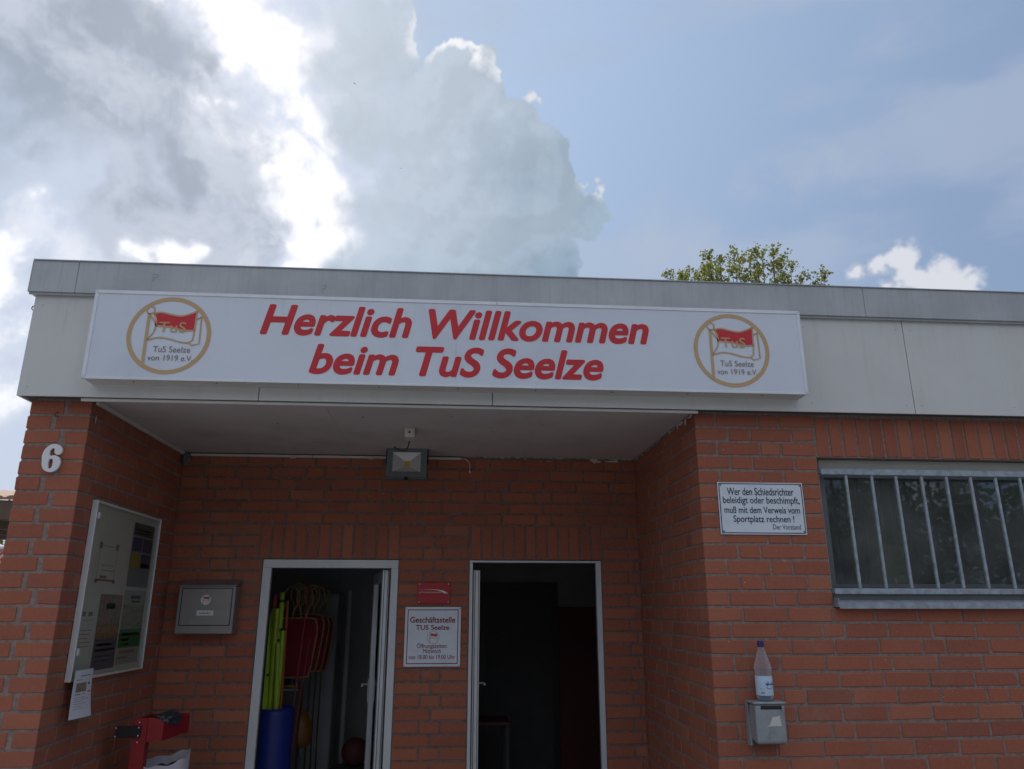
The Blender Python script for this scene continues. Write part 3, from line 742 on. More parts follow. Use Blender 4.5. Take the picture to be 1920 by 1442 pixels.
for (a, b_, c, d) in ((WX0+.002, WX0+fw_-.01, WZ0+.01, WZ1-.002), (WX1-fw_, WX1-.002, WZ0+.01, WZ1-.002), (xm-.03, xm+.03, WZ0+.06, WZ1-.045)):
    MB().box(a, b_, fy0, fy1, c, d, ch=.003).build('window_frame', 'winframe', parent=win)
MB().box(WX0+.035, WX1-.044, fy0, fy1, WZ1-.058, WZ1-.002, ch=.003).build('window_frame', 'winframe', parent=win)
MB().box(WX0+.035, WX1-.044, fy0, fy1, WZ0+.035, WZ0+.092, ch=.003).build('window_frame', 'winframe', parent=win)
for a, c in ((WX0+.034, xm-.032), (xm+.032, WX1-.044)):
    sm = MB()
    zz0, zz1 = WZ0+.094, WZ1-.060
    sm.box(a, a+.035, fy0+.018, fy1-.004, zz0, zz1); sm.box(c-.035, c, fy0+.018, fy1-.004, zz0, zz1)
    sm.box(a+.035, c-.035, fy0+.018, fy1-.004, zz0, zz0+.03); sm.box(a+.035, c-.035, fy0+.018, fy1-.004, zz1-.045, zz1)
    sm.build('sash', 'darkmetal', parent=win)
    MB().box(a+.033, c-.033, fy0+.03, fy0+.036, zz0+.028, zz1-.043).build('pane', 'glass', parent=win)
grille = bpy.data.objects.new('window_grille', None); COL.objects.link(grille); grille.parent = club
MB().box(WX0+.014, WX1-.012, -.006, .018, 2.398, 2.434, ch=.003).build('rail', 'galv', parent=grille)
MB().box(WX0+.012, WX1-.012, -.006, .018, 1.733, 1.764, ch=.003).build('rail', 'galv', parent=grille)
for z in (2.405, 1.737):
    MB().box(WX0-.002, WX0+.0135, -.002, .012, z, z+.025).build('bracket', 'darkmetal', parent=grille)
bar_me = MB().box(-.0078, .0078, -.0078, .0078, -.3165, .3165, ch=.0022).mesh('bar', 'galv')
k = 0
while 2.263+.1515*k < WX1-.05:
    x = 2.263+.1515*k+rnd.uniform(-.003, .003)
    link('bar', bar_me, grille, (x, .006, (1.7645+2.3975)/2), (0, rnd.uniform(-.004, .004), rnd.uniform(-.09, .09))); k += 1
sill = MB()
sill.add([(WX0+.006, -.050, 1.688), (WX1-.01, -.050, 1.688), (WX1-.01, .060, 1.712), (WX0+.006, .060, 1.712)], [(0, 1, 2, 3)])
sill.box(WX0+.006, WX1-.01, -.052, -.046, 1.656, 1.689, ch=.001)
sill.box(WX0+.001, WX0+.006, -.050, .055, 1.665, 1.712)
sill.box(WX0+.035, WX1-.04, .058, .0615, 1.70, 1.728)
sill.build('window_sill', 'galv', parent=club)
MB().box(WX0+.012, WX1-.012, .018, .060, 1.7, 1.733).build('window_apron', 'darkmetal', parent=club)
# what stands in the dark room behind the panes
MB().box(XR+.3, XE-.24, 3.5, 3.6, 0, 2.8).build('interior_wall', 'inwall', parent=club)
MB().box(XR+.3, XE-.24, .3, 3.5, 2.74, 2.8).build('interior_ceiling', 'inwall', parent=club)
M['curtain'] = mat('curtain_brown', (.26, .21, .18), .9, var=.1)
c_ = MB(); N = 26
vs = []; fs = []
for i in range(N+1):
    x = 2.42+i*.0135; y = .34+.018*math.sin(i*1.5)
    vs += [(x, y, 1.72), (x, y, 2.49)]
for i in range(N): fs.append((2*i, 2*i+2, 2*i+3, 2*i+1))
c_.add(vs, fs)
c_.build('curtain', 'curtain', smooth=True, label='brown curtain hanging at the left side inside the barred window', cat='curtain')
M['box'] = mat('cardboard', (.42, .33, .2), .8)
MB().box(2.60, 2.74, .30, .42, 1.668, 2.03, ch=.004).build('storage_box', 'box', label='upright cardboard box standing inside behind the barred window', cat='box')

# ------------------------------------------------------------------ doors
def door_frame(x0, x1, w0, w1, wt, name='door_frame'):
    f = bpy.data.objects.new(name, None); COL.objects.link(f); f.parent = club
    ya, yb = YB+.008, YB+.075
    MB().box(x0+.002, x0+w0, ya, yb, 0, DZ-wt-.0005, ch=.002).build('jamb', 'frame', parent=f)
    MB().box(x1-w1, x1-.002, ya, yb, 0, DZ-wt-.0005, ch=.002).build('jamb', 'frame', parent=f)
    MB().box(x0+.002, x1-.002, ya, yb, DZ-wt, DZ-.004, ch=.002).build('head', 'frame', parent=f)
    rb = MB()
    rb.box(x0+w0, x0+w0+.006, ya+.03, yb, 0, DZ-wt); rb.box(x1-w1-.006, x1-w1, ya+.03, yb, 0, DZ-wt)
    rb.build('seal', 'black', parent=f)
    return f
door_frame(DL[0], DL[1], .062, .054, .062)
door_frame(DR[0], DR[1], .026, .040, .018)
def door_leaf(hx, hy, L, ang, side):
    d = bpy.data.objects.new('door', None); COL.objects.link(d); d.parent = club
    d.location = (hx, hy, .01); d.rotation_euler = (0, 0, ang)
    H = DZ-.08; st = .085; th = .05
    for a, c in ((0, st), (L-st, L)):
        MB().box(-th/2, th/2, a, c, 0, H, ch=.003).build('stile', 'alu', parent=d)
    for z0, z1 in ((0, .12), (H-st, H)):
        MB().box(-th/2+.001, th/2-.001, st, L-st, z0, z1, ch=.003).build('rail', 'alu', parent=d)
    MB().box(-.004, .004, st-.004, L-st+.004, .116, H-st+.004).build('glass', 'doorglass', parent=d)
    e = MB()
    e.box(-th/2+.012, -th/2+.016, -.002, .0005, 0, H); e.box(th/2-.012, th/2-.008, -.002, .0005, 0, H)
    e.build('edge_seal', 'black', parent=d)
    hd = MB(); zc = 1.05
    for s in (-1, 1):
        hd.box(s*th/2, s*(th/2+.008), L-.062, L-.028, zc-.11, zc+.06, ch=.002)
        hd.tube([(s*th/2, L-.045, zc+.02), (s*(th/2+.055), L-.045, zc+.02)], .008, 8)
        hd.tube([(s*(th/2+.055), L-.045, zc+.02), (s*(th/2+.058), L-.155, zc+.02)], .008, 8)
    hd.build('handle', 'alu', parent=d, smooth=False)
    return d
door_leaf(-.474, YB+.08, .86, R(10.0), -1)
door_leaf(.187, YB+.08, .88, R(-1.2), 1)

# ------------------------------------------------------------------ rooms behind the doors
i_ = MB()
i_.box(-2.0, -1.96, YB+.24, 4.6, 0, 2.75); i_.box(.02, .10, YB+.24, 4.6, 0, 2.75); i_.box(-2.0, .02, 4.6, 4.66, 0, 2.75)
i_.box(-1.96, DL[0]-.02, YB+.24, YB+.26, 0, 2.7); i_.box(DL[1]+.02, .02, YB+.24, YB+.26, 0, 2.7)
i_.build('interior_wall', 'inwall', parent=club)
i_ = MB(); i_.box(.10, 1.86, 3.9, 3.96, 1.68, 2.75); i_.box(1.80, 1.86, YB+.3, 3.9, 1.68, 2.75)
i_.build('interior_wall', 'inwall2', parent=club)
i_ = MB(); i_.box(.10, 1.86, 3.898, 3.96, 0, 1.68); i_.box(1.798, 1.86, YB+.3, 3.898, 0, 1.68)
i_.build('interior_panelling', 'inred', parent=club)
MB().box(-2.0, 1.86, YB+.24, 4.66, 2.62, 2.7).build('interior_ceiling', 'inwall', parent=club)
MB().box(-2.0, 1.86, YB-.0, 4.66, .002, .012).build('interior_floor', 'infloor', parent=club)
# inner door frame of the right-hand room
f = MB()
f.box(.30, .36, 3.86, 3.895, .012, 1.92); f.box(1.04, 1.10, 3.86, 3.895, .012, 1.92); f.box(.36, 1.04, 3.86, 3.895, 1.86, 1.92)
f.build('inner_door_frame', 'black', parent=club)
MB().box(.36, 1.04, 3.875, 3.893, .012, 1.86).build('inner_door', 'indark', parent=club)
tb = empty('side_table', (.36, 2.9, 0), label='small dark table just inside the right-hand doorway', cat='table')
MB().box(-.16, .16, -.2, .2, .72, .745, ch=.003).build('table_top', 'inred', parent=tb)
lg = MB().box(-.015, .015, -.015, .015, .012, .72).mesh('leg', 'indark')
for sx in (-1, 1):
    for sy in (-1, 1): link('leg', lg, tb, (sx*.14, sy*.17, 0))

# things in the left-hand store room
M['blue'] = mat('barrel_blue', (.018, .035, .26), .42, var=.1, vscale=3)
br = MB(); pr = []
R0 = .150
for r_, z in ((R0*.96, .014), (R0, .05), (R0*1.02, .5), (R0, .90), (R0*.985, .945), (R0*.95, .945), (R0*.94, .88), (R0*.93, .06), (0.001, .06)): pr.append((r_, z))
br.lathe(pr, n=40)
br.build('barrel', 'blue', loc=(-1.315, 2.12, 0), smooth=True, label='blue plastic barrel full of lime green poles inside the left doorway', cat='barrel')
M['lime'] = mat('lime_plastic', (.44, .60, .04), .4, var=.06, vscale=10)
M['orange'] = mat('orange_stick', (.45, .13, .03), .5)
M['stickred'] = mat('red_stick', (.30, .03, .04), .4)
def pole(x0, y0, x1, z1, y1, r, m_, label, bands=(), bm_='black', cat='pole', z0=.10):
    a = Vector((x0, y0, z0)); b_ = Vector((x1, y1, z1))
    o = MB().tube([a-a, (b_-a)*.5, b_-a], [r, r, r*.97], 12).build('training_pole', m_, loc=a, smooth=False, label=label, cat=cat, group='poles standing in the blue barrel')
    for f_ in bands:
        p = (b_-a)*f_; q = (b_-a)*(f_+.012)
        MB().tube([p, q], r*1.06, 12).build('band', bm_, parent=o)
    return o
tipped = pole(-1.33, 2.09, -1.385, 1.68, 2.16, .0195, 'lime', 'lime green pole with a red tip, second tallest in the blue barrel', (), cat='pole')
pole(-1.30, 2.08, -1.338, 1.78, 2.20, .0205, 'lime', 'tallest lime green pole in the blue barrel', (.78, .955))
pole(-1.30, 2.12, -1.300, 1.50, 2.15, .0205, 'lime', 'rightmost lime green pole in the blue barrel, ending lower', (.995,))
pole(-1.33, 2.05, -1.415, 1.62, 2.12, .0205, 'lime', 'short lime green pole between the red-tipped pole and the door frame', (.70,))
pole(-1.36, 2.12, -1.455, 1.62, 2.15, .0205, 'lime', 'lime green pole closest to the left door jamb', (.97,))
pole(-1.33, 2.03, -1.392, 1.30, 2.02, .017, 'lime', 'low lime green pole in front of the others at the barrel rim', ())
pole(-1.34, 2.14, -1.348, 1.66, 2.10, .0195, 'lime', 'lime green pole directly behind the tallest one', ())
pole(-1.31, 2.09, -1.42, 1.72, 2.24, .018, 'lime', 'lime green pole crossing behind the red-tipped one', ())
pole(-1.24, 2.05, -1.315, 1.40, 2.08, .018, 'lime', 'lime green pole leaning left in front, lower than the tallest', ())
pole(-1.42, 2.06, -1.425, 1.34, 2.03, .017, 'blue', 'dark blue pole low at the left side of the barrel', ())
pole(-1.26, 2.16, -1.300, 1.72, 2.24, .011, 'orange', 'thin orange pole rising beside the red panel in the doorway', ())
pole(-1.235, 2.19, -1.17, 1.86, 2.42, .007, 'stickred', 'long thin dark red rod leaning over the red panels', ())
pole(-1.22, 2.20, -1.145, 1.42, 2.46, .006, 'stickred', 'thin reddish rod leaning to the right, shorter than the long rod', ())
MB().tube([(-.0548, .068, 1.555), (-.0550, .072, 1.665)], .0202, 12).build('tip', 'stickred', parent=tipped)

M['rattan'] = mat('rattan', (.46, .29, .13), .6, var=.2, vscale=30)
M['redmesh'] = mat('red_fabric', (.30, .014, .035), .85, var=.18, vscale=6)
M['bark0'] = mat('dark_rattan', (.13, .08, .045), .7)
def rattan(x, y, dz, label, first=None):
    if first:
        r_ = first.copy(); COL.objects.link(r_)
        for ch in first.children: c = ch.copy(); COL.objects.link(c); c.parent = r_
    else:
        r_ = empty('rattan_panel')
        w, z0, z1 = .205, 1.13, 1.60
        out = smooth_curve([(-w+.05, 0, z1), (w-.05, 0, z1), (w-.012, 0, z1-.03), (w, 0, z1-.09), (w-.012, 0, z1-.22), (w-.045, 0, z0+.03), (w-.09, 0, z0), (-w+.09, 0, z0), (-w+.045, 0, z0+.03), (-w+.012, 0, z1-.22), (-w, 0, z1-.09), (-w+.012, 0, z1-.03), (-w+.05, 0, z1)], 4)[:-1]
        MB().tube(out, .0075, 8, closed=True).build('rattan_frame', 'rattan', parent=r_, smooth=True)
        fp = [(p.x*.955, (p.z-1.36)*.965+1.36) for p in out]
        pm = MB(); pm.poly(list(reversed(fp)), -.003); pm.poly(fp, .003); pm.build('fabric', 'redmesh', parent=r_)
        st = MB()
        for i in range(0, len(out), 1):
            p = out[i]; q = Vector((p.x*.93, 0, (p.z-1.36)*.94+1.36)); st.tube([p, q], .0022, 5)
        st.build('stitching', 'rattan', parent=r_)
        for lx, lw, lh in ((-.03, .072, .265), (.085, .068, .25)):
            pts = smooth_curve([(lx-.022, 0, z1), (lx-.03, 0, z1+.07), (lx-lw*.95, 0, z1+.14), (lx-lw*.8, 0, z1+.215), (lx, 0, z1+lh), (lx+lw*.8, 0, z1+.215), (lx+lw*.95, 0, z1+.14), (lx+.03, 0, z1+.07), (lx+.022, 0, z1)], 5)
            MB().tube(pts, .0080, 8).build('loop', 'rattan', parent=r_, smooth=True)
        for s in (-1, 1):
            MB().tube([(s*.12, 0, z0), (s*.10, .12, .55), (s*.13, .02, .012)], .007, 8).build('leg', 'bark0', parent=r_, smooth=True)
    r_.location = (x, y, dz); r_['label'] = label; r_['category'] = 'chair'; r_['group'] = 'stack of red rattan-framed chairs'
    return r_
ra = rattan(-1.330, 2.68, -.02, 'front red panel chair with looped rattan top behind the lime poles')
rattan(-1.302, 2.84, .01, 'second red looped rattan chair from the front of the stack', ra)
rattan(-1.285, 3.02, .0, 'third red looped rattan chair, showing only its right rim', ra)
rattan(-1.268, 3.20, -.01, 'rearmost looped rattan chair of the stack in the doorway', ra)

cb = empty('cupboard', (-1.30, 3.75, 0), label='pale cupboard standing behind the red rattan chairs', cat='cupboard')
MB().box(-.22, .19, 0, .3, .02, 1.80, ch=.004).build('carcass', 'inwall', parent=cb)
MB().box(-.215, .185, -.02, -.001, .04, 1.79, ch=.003).build('door', 'inwall', parent=cb)
pp = empty('inner_door_panel', (-1.02, 3.9, 0), label='upright white door post beside the cupboard in the left room', cat='post')
MB().box(-.02, .02, 0, .03, .012, 1.84, ch=.002).build('post', 'trim', parent=pp)
M['amber'] = mat('orange_plastic', (.24, .10, .02), .5)
oc = empty('orange_seat', (-1.20, 2.62, 0), label='orange yellow seat shell half hidden right of the blue barrel', cat='seat')
MB().lathe([(.02, .58), (.085, .60), (.105, .67), (.095, .76), (.05, .86), (.0, .88)], n=20).build('shell', 'amber', parent=oc, smooth=True)
MB().tube([(0, 0, .52), (0, 0, .014)], .02, 8).build('leg', 'darkmetal', parent=oc)
M['copper'] = mat('copper_rim', (.55, .24, .08), .3, metal=.7)
bx = empty('wooden_box', (-1.265, 2.46, 0), label='small wooden box with a shiny copper edge behind the barrel', cat='box')
MB().box(-.075, .075, 0, .14, .012, 1.05, ch=.003).build('body', 'indark', parent=bx)
MB().box(-.07, .06, -.006, -.001, 1.052, 1.068).build('edge', 'copper', parent=bx)
MB().box(-.07, .06, -.006, -.001, 1.030, 1.036).build('edge', 'trim', parent=bx)
MB().lathe([(.115*math.sin(math.pi*i/12)+.0005, -.115*math.cos(math.pi*i/12)) for i in range(13)], n=24).build('ball', 'inred', loc=(-.80, 3.1, .47), smooth=True, label='dark reddish ball on a shelf in the left room', cat='ball')
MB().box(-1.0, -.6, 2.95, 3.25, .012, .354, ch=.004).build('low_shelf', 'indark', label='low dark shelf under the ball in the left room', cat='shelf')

# ------------------------------------------------------------------ welcome sign
YS = -.22
sg = empty('welcome_sign', (.012, YS, 2.813), label='long white box sign reading Herzlich Willkommen beim TuS Seelze on the fascia', cat='sign')
def wp(o, *a):      # keep world placement while parenting to an Empty that is not at the origin
    return o
sx0, sx1, sz0, sz1 = -1.962, 1.986, 2.812, 3.318
def rel(mb, p): 
    L = p.location
    mb.v = [(v[0]-L.x, v[1]-L.y, v[2]-L.z) for v in mb.v]; return mb
rel(MB().box(sx0+.006, sx1-.006, YS+.014, YF-.001, sz0+.004, sz1-.004), sg).build('sign_box', 'trim', parent=sg)
ft = .020
for a, b_, c, d in ((sx0, .22, sz1-ft, sz1), (.2215, sx1, sz1-ft, sz1), (sx0, sx1, sz0, sz0+ft*.7)):
    rel(MB().box(a, b_, YS, YS+.0138, c, d, ch=.0015), sg).build('frame_strip', 'alu', parent=sg)
for a, b_ in ((sx0, sx0+ft), (sx1-ft, sx1)):
    rel(MB().box(a, b_, YS+.0002, YS+.0136, sz0+ft*.7, sz1-ft, ch=.0015), sg).build('frame_strip', 'alu', parent=sg)
for a, b_ in ((sx0+ft, -.003), (-.002, sx1-ft)):
    rel(MB().box(a, b_, YS+.004, YS+.013, sz0+ft*.7, sz1-ft), sg).build('sign_panel', 'signface', parent=sg)
m_ = MB()
for x, z, sx, sz in ((sx0, sz1, 1, -1), (sx1, sz1, -1, -1), (sx0, sz0, 1, 1), (sx1, sz0, -1, 1)):
    m_.stroke([(x+sx*.002, z+sz*.002), (x+sx*ft, z+sz*ft*.8)], .0016, YS-.0004)
rel(m_, sg).build('corner_joint', 'darkmetal', parent=sg)
m_ = MB()
for i in range(9):
    x = sx0+.25+i*(sx1-sx0-.5)/8; m_.tube([(x, YS+.05, sz0+.0035), (x, YS+.05, sz0+.0012)], [.005, .004], 8)
rel(m_, sg).build('screws', 'darkmetal', parent=sg, kind='stuff')
ys = YS+.0025
def txt(body, x, z, w, h, parent, y=ys, **k):
    nm = k.pop('name', 'lettering')
    me = text_mesh(body, w, h, **k)
    o = bpy.data.objects.new(nm, me); COL.objects.link(o); o.parent = parent
    L = parent.location if parent else Vector()
    o.location = (x-L.x, y-L.y, z-L.z); return o
txt('Herzlich Willkommen', -1.070, 3.084, 2.158, .180, sg, bold=.038, shear=.24, mat_='red')
txt('beim TuS Seelze', -.792, 2.866, 1.612, .176, sg, bold=.038, shear=.24, mat_='red')
def emblem(parent, cx, cz, Rr, y, mini=False):
    e = bpy.data.objects.new('emblem', None); COL.objects.link(e); e.parent = parent
    L = parent.location; e.location = (cx-L.x, y-L.y, cz-L.z)
    g_ = 'gold' if not mini else 'logotext'
    circ = lambda r_, n=48, c=(0, 0): [(c[0]+r_*math.cos(2*math.pi*k/n), c[1]+r_*math.sin(2*math.pi*k/n)) for k in range(n)]
    s = lambda pts: [(x*Rr, z*Rr) for x, z in pts]
    w = .05*Rr
    if mini:
        MB().disc(0, 0, Rr, .0004, 36).build('disc', 'white', parent=e)
    MB().stroke(s(circ(.945 if not mini else .97)), (.105 if not mini else .05)*Rr, 0, closed=True).build('ring', g_, parent=e)
    top = [tuple(p) for p in smooth_curve([(-.42, .55), (-.25, .59), (.04, .53), (.28, .515), (.60, .64)], 5)]
    mid = [tuple(p) for p in smooth_curve([(-.34, .235), (-.03, .215), (.2, .165), (.42, .13), (.59, .15)], 5)]
    lft = [tuple(p) for p in smooth_curve([(-.42, .55), (-.35, .40), (-.34, .235)], 4)]
    red = top+list(reversed(mid))+list(reversed(lft))[1:-1]
    MB().poly(s(red), -.0002).build('flag_red', 'red', parent=e)
    m_ = MB(); yy = -.0008
    m_.stroke(s([(-.53, .55), (-.53, -.80)]), .075*Rr, yy)
    m_.stroke(s(circ(.095, 20, (-.51, .64))), .04*Rr, yy, closed=True)
    for pts in (top, mid, lft, [(.60, .64), (.59, .15), (.57, -.12), (.45, -.19)],
                [tuple(p) for p in smooth_curve([(-.50, -.14), (-.25, -.07), (0, -.095), (.26, -.165), (.45, -.19)], 5)],
                [tuple(p) for p in smooth_curve([(-.49, .48), (-.36, .30), (-.36, .10), (-.50, -.12)], 5)],
                [(.61, .43), (.72, .50), (.735, -.20), (.566, -.25), (.49, -.19)]):
        m_.stroke(s(pts), w*(.75 if mini else .8), yy)
    m_.build('flag_outline', g_, parent=e)
    if not mini:
        for bd, x, z, w_, h_, mt in (('TuS', -.26, .075, .64, .265, 'gold'), ('TuS Seelze', -.33, -.44, .88, .155, 'logotext'), ('von 1919 e.V.', -.43, -.655, 1.06, .145, 'logotext')):
            me = text_mesh(bd, w_*Rr, h_*Rr, bold=.0 if bd != 'TuS' else -.004, mat_=mt)
            o = link('lettering', me, e, (x*Rr, -.0016, z*Rr))
    return e
emblem(sg, -1.545, 3.066, .221, ys)
emblem(sg, 1.562, 3.066, .221, ys)

# ------------------------------------------------------------------ things on the front
six = empty('house_number', (-2.14, -.012, 2.35), label='white metal house number 6 on the brick pillar', cat='number')
def ring_shape(outer, inner): pass
# a fat figure 6: outline with a hole, built as a thick strip
cu = bpy.data.curves.new('six', 'CURVE'); cu.dimensions = '2D'; cu.fill_mode = 'BOTH'; cu.extrude = .006; cu.bevel_depth = .0015
def bez(pts):
    sp = cu.splines.new('POLY'); P = [tuple(p) for p in smooth_curve(list(pts)+[pts[0]], 6)][:-1]
    sp.points.add(len(P)-1)
    for i, p in enumerate(P): sp.points[i].co = (p[0], p[1], 0, 1)
    sp.use_cyclic_u = True
bez([(-.046, -.015), (-.050, .012), (-.040, .048), (-.014, .072), (.018, .074), (.040, .060), (.047, .042), (.040, .024), (.022, .020), (.010, .034), (.010, .048), (-.002, .055), (-.014, .044), (-.016, .026), (-.010, .012), (.012, .014), (.036, .004), (.047, -.022), (.040, -.052), (.020, -.070), (-.006, -.073), (-.030, -.062), (-.043, -.040)])
bez([(-.004, -.001), (.007, -.006), (.011, -.024), (.009, -.048), (-.001, -.058), (-.011, -.052), (-.015, -.030), (-.013, -.008)])
tmp = bpy.data.objects.new('tmp', cu); COL.objects.link(tmp); bpy.context.view_layer.update()
me = bpy.data.meshes.new_from_object(tmp.evaluated_get(bpy.context.evaluated_depsgraph_get())); bpy.data.objects.remove(tmp)
me.materials.clear(); me.materials.append(M['white'])
link('digit', me, six, (0, 0, .0745), (R(90), 0, 0))

hk = MB(); hk.tube(smooth_curve([(0, .01, .018), (0, -.008, .018), (-.006, -.014, .006), (-.004, -.014, -.008), (.008, -.014, -.010), (.013, -.013, -.003)], 4), .0018, 6)
hk.build('hook', 'black', loc=(-2.158, -.002, 2.662), smooth=True, label='small dark wire hook in the mortar above the house number', cat='hook')
rg = MB(); rg.tube([(.0+.014*math.cos(a), 0, .014*math.sin(a)) for a in [2*math.pi*k/16 for k in range(16)]], .0028, 6, closed=True)
rg.build('ring_bolt', 'black', loc=(-2.352, -.06, 3.262), label='small metal ring on the left end of the fascia', cat='ring')

def screw4(parent, x0, x1, z0, z1, y, mat_='black', r_=.004, ins=.014):
    for x in (x0+ins, x1-ins):
        for z in (z0+ins, z1-ins):
            MB().tube([(x-parent.location.x, y-parent.location.y, z-parent.location.z), (x-parent.location.x, y-.0025-parent.location.y, z-parent.location.z)], r_, 10).build('screw', mat_, parent=parent)
def frame_rect(mb, x0, x1, z0, z1, w, y):
    mb.stroke([(x0, z0), (x1, z0)], w, y); mb.stroke([(x0, z1), (x1, z1)], w, y)
    mb.stroke([(x0, z0-w/2), (x0, z1+w/2)], w, y); mb.stroke([(x1, z0-w/2), (x1, z1+w/2)], w, y)
wsn = empty('rule_sign', (1.74, -.004, 2.0535), label='white enamel sign about insulting the referee beside the barred window', cat='sign')
y = -.0075
rel(MB().box(1.4925, 1.989, y, -.0025, 2.0535, 2.3455, ch=.001), wsn).build('plate', 'enamel', parent=wsn)
m_ = MB(); frame_rect(m_, 1.501, 1.9805, 2.062, 2.337, .005, y-.0006); rel(m_, wsn).build('border', 'navy', parent=wsn)
for s, x, z, w, h in (('Wer den Schiedsrichter', 1.545, 2.272, .389, .043), ('beleidigt oder beschimpft,', 1.518, 2.214, .446, .051), ('mu\u00df mit dem Verweis vom', 1.522, 2.171, .438, .038), ('Sportplatz rechnen !', 1.570, 2.110, .352, .049), ('Der Vorstand', 1.795, 2.082, .160, .028)):
    txt(s, x, z, w, h, wsn, y=y-.0009, mat_='navy', bold=.012 if h > .03 else .0)
screw4(wsn, 1.4925, 1.989, 2.0535, 2.3455, y, ins=.017)

ofs = empty('office_sign', (-.12, YB-.006, 1.269), label='white sign with red border giving the Gesch\u00e4ftsstelle opening hours between the doors', cat='sign')
y = YB-.0105; a, b_, c, d = -.319, .075, 1.269, 1.669
rel(MB().box(a, b_, y, YB-.004, c, d, ch=.001), ofs).build('plate', 'enamel', parent=ofs)
m_ = MB(); frame_rect(m_, a+.020, b_-.020, c+.020, d-.020, .006, y-.0006); rel(m_, ofs).build('border', 'darkred', parent=ofs)
for s, z, w, h, mt, bo in (('Gesch\u00e4ftsstelle', 1.561, .320, .041, 'darkred', .03), ('TUS Seelze', 1.513, .236, .034, 'darkred', .03), ('\u00d6ffnungszeiten:', 1.383, .213, .044, 'darkred', .012), ('Mittwoch', 1.358, .124, .028, 'darkred', .012), ('von 18.00 bis 19.00 Uhr', 1.318, .324, .029, 'darkred', .012)):
    txt(s, -.124-w/2, z, w, h, ofs, y=y-.0009, mat_=mt, bold=bo)
emblem(ofs, -.118, 1.463, .043, y-.0007, mini=True)
screw4(ofs, a, b_, c, d, y, ins=.008, r_=.003)

ltp = empty('red_plaque', (-.12, YB-.006, 1.693), label='small red plaque with a white swoosh above the office sign', cat='plaque')
a, b_, c, d = -.238, -.007, 1.693, 1.838; y = YB-.014
rel(MB().box(a, b_, y, y+.005, c, d, ch=.001), ltp).build('plate', 'wred', parent=ltp)
txt('LOTTO-SPORT-STIFTUNG', -.228, 1.764, .160, .0095, ltp, y=y-.0006, mat_='white', bold=.005)
m_ = MB(); up_ = smooth_curve([(-.226, 1.786), (-.15, 1.790), (-.09, 1.787), (-.05, 1.779), (-.022, 1.764)], 5)
lo_ = smooth_curve([(-.022, 1.763), (-.050, 1.763), (-.062, 1.772), (-.10, 1.784), (-.15, 1.788), (-.226, 1.7852)], 5)
m_.poly([tuple(p) for p in up_]+[tuple(p) for p in lo_][::1], y-.0006); rel(m_, ltp).build('swoosh', 'white', parent=ltp)
txt('Bewegen. Integrieren. F\u00f6rdern.', -.228, 1.749, .205, .009, ltp, y=y-.0006, mat_='darkred')
screw4(ltp, a, b_, c, d, y, ins=.011, r_=.0035, mat_='alu')

# letter box
mbx = empty('letter_box', (-1.668, YB, 1.495), label='grey metal letter box with club sticker on the left back wall', cat='letter box')
x0, x1, z0, z1 = -1.856, -1.480, 1.495, 1.800; yf = YB-.125
m_ = MB()
vs = [(x0, yf, z0), (x1, yf, z0), (x1, YB-.003, z0), (x0, YB-.003, z0), (x0, yf, z1-.0), (x1, yf, z1-.0), (x1, YB-.003, z1+.005), (x0, YB-.003, z1+.005)]
m_.add(vs, [(0, 3, 2, 1), (0, 1, 5, 4), (1, 2, 6, 5), (2, 3, 7, 6), (3, 0, 4, 7), (4, 5, 6, 7)])
rel(m_, mbx).build('housing', 'stainless', parent=mbx)
m_ = MB(); e_ = .006
vs = [(x0-e_, yf-.008, z1+.004), (x1+e_, yf-.008, z1+.004), (x1+e_, YB-.003, z1+.048), (x0-e_, YB-.003, z1+.048)]
vs += [(v[0], v[1], v[2]+.006) for v in vs]
m_.add(vs, [(0, 3, 2, 1), (4, 5, 6, 7), (0, 1, 5, 4), (1, 2, 6, 5), (2, 3, 7, 6), (3, 0, 4, 7)])
rel(m_, mbx).build('lid', 'stainless', parent=mbx)
dx0, dx1, dz0, dz1 = x0+.020, x1-.020, z0+.052, z1-.010
m_ = MB(); frame_rect(m_, dx0, dx1, dz0, dz1, .005, yf-.0008); rel(m_, mbx).build('door_gap', 'black', parent=mbx)
dr = rel(MB().box(dx0+.004, dx1-.004, yf-.0035, yf-.0005, dz0+.004, dz1-.004, ch=.001), mbx).build('door', 'stainless', parent=mbx)
lk = MB(); lk.tube([(-1.673, yf-.0035, 1.773), (-1.673, yf-.008, 1.773)], .009, 16); lk.tube([(-1.673, yf-.008, 1.773), (-1.673, yf-.0088, 1.773)], .003, 8, mi=1)
rel(lk, mbx).build('lock', 'stainless', 'black', parent=mbx)
emblem(mbx, -1.673, 1.714, .036, yf-.0042, mini=True)
rel(MB().box(-1.724, -1.614, yf-.0048, yf-.0036, 1.612, 1.645), mbx).build('name_label', 'white', parent=mbx)
txt('Kanalstra\u00dfe 6', -1.710, 1.622, .078, .0125, mbx, y=yf-.0054, mat_='navy', bold=.02)

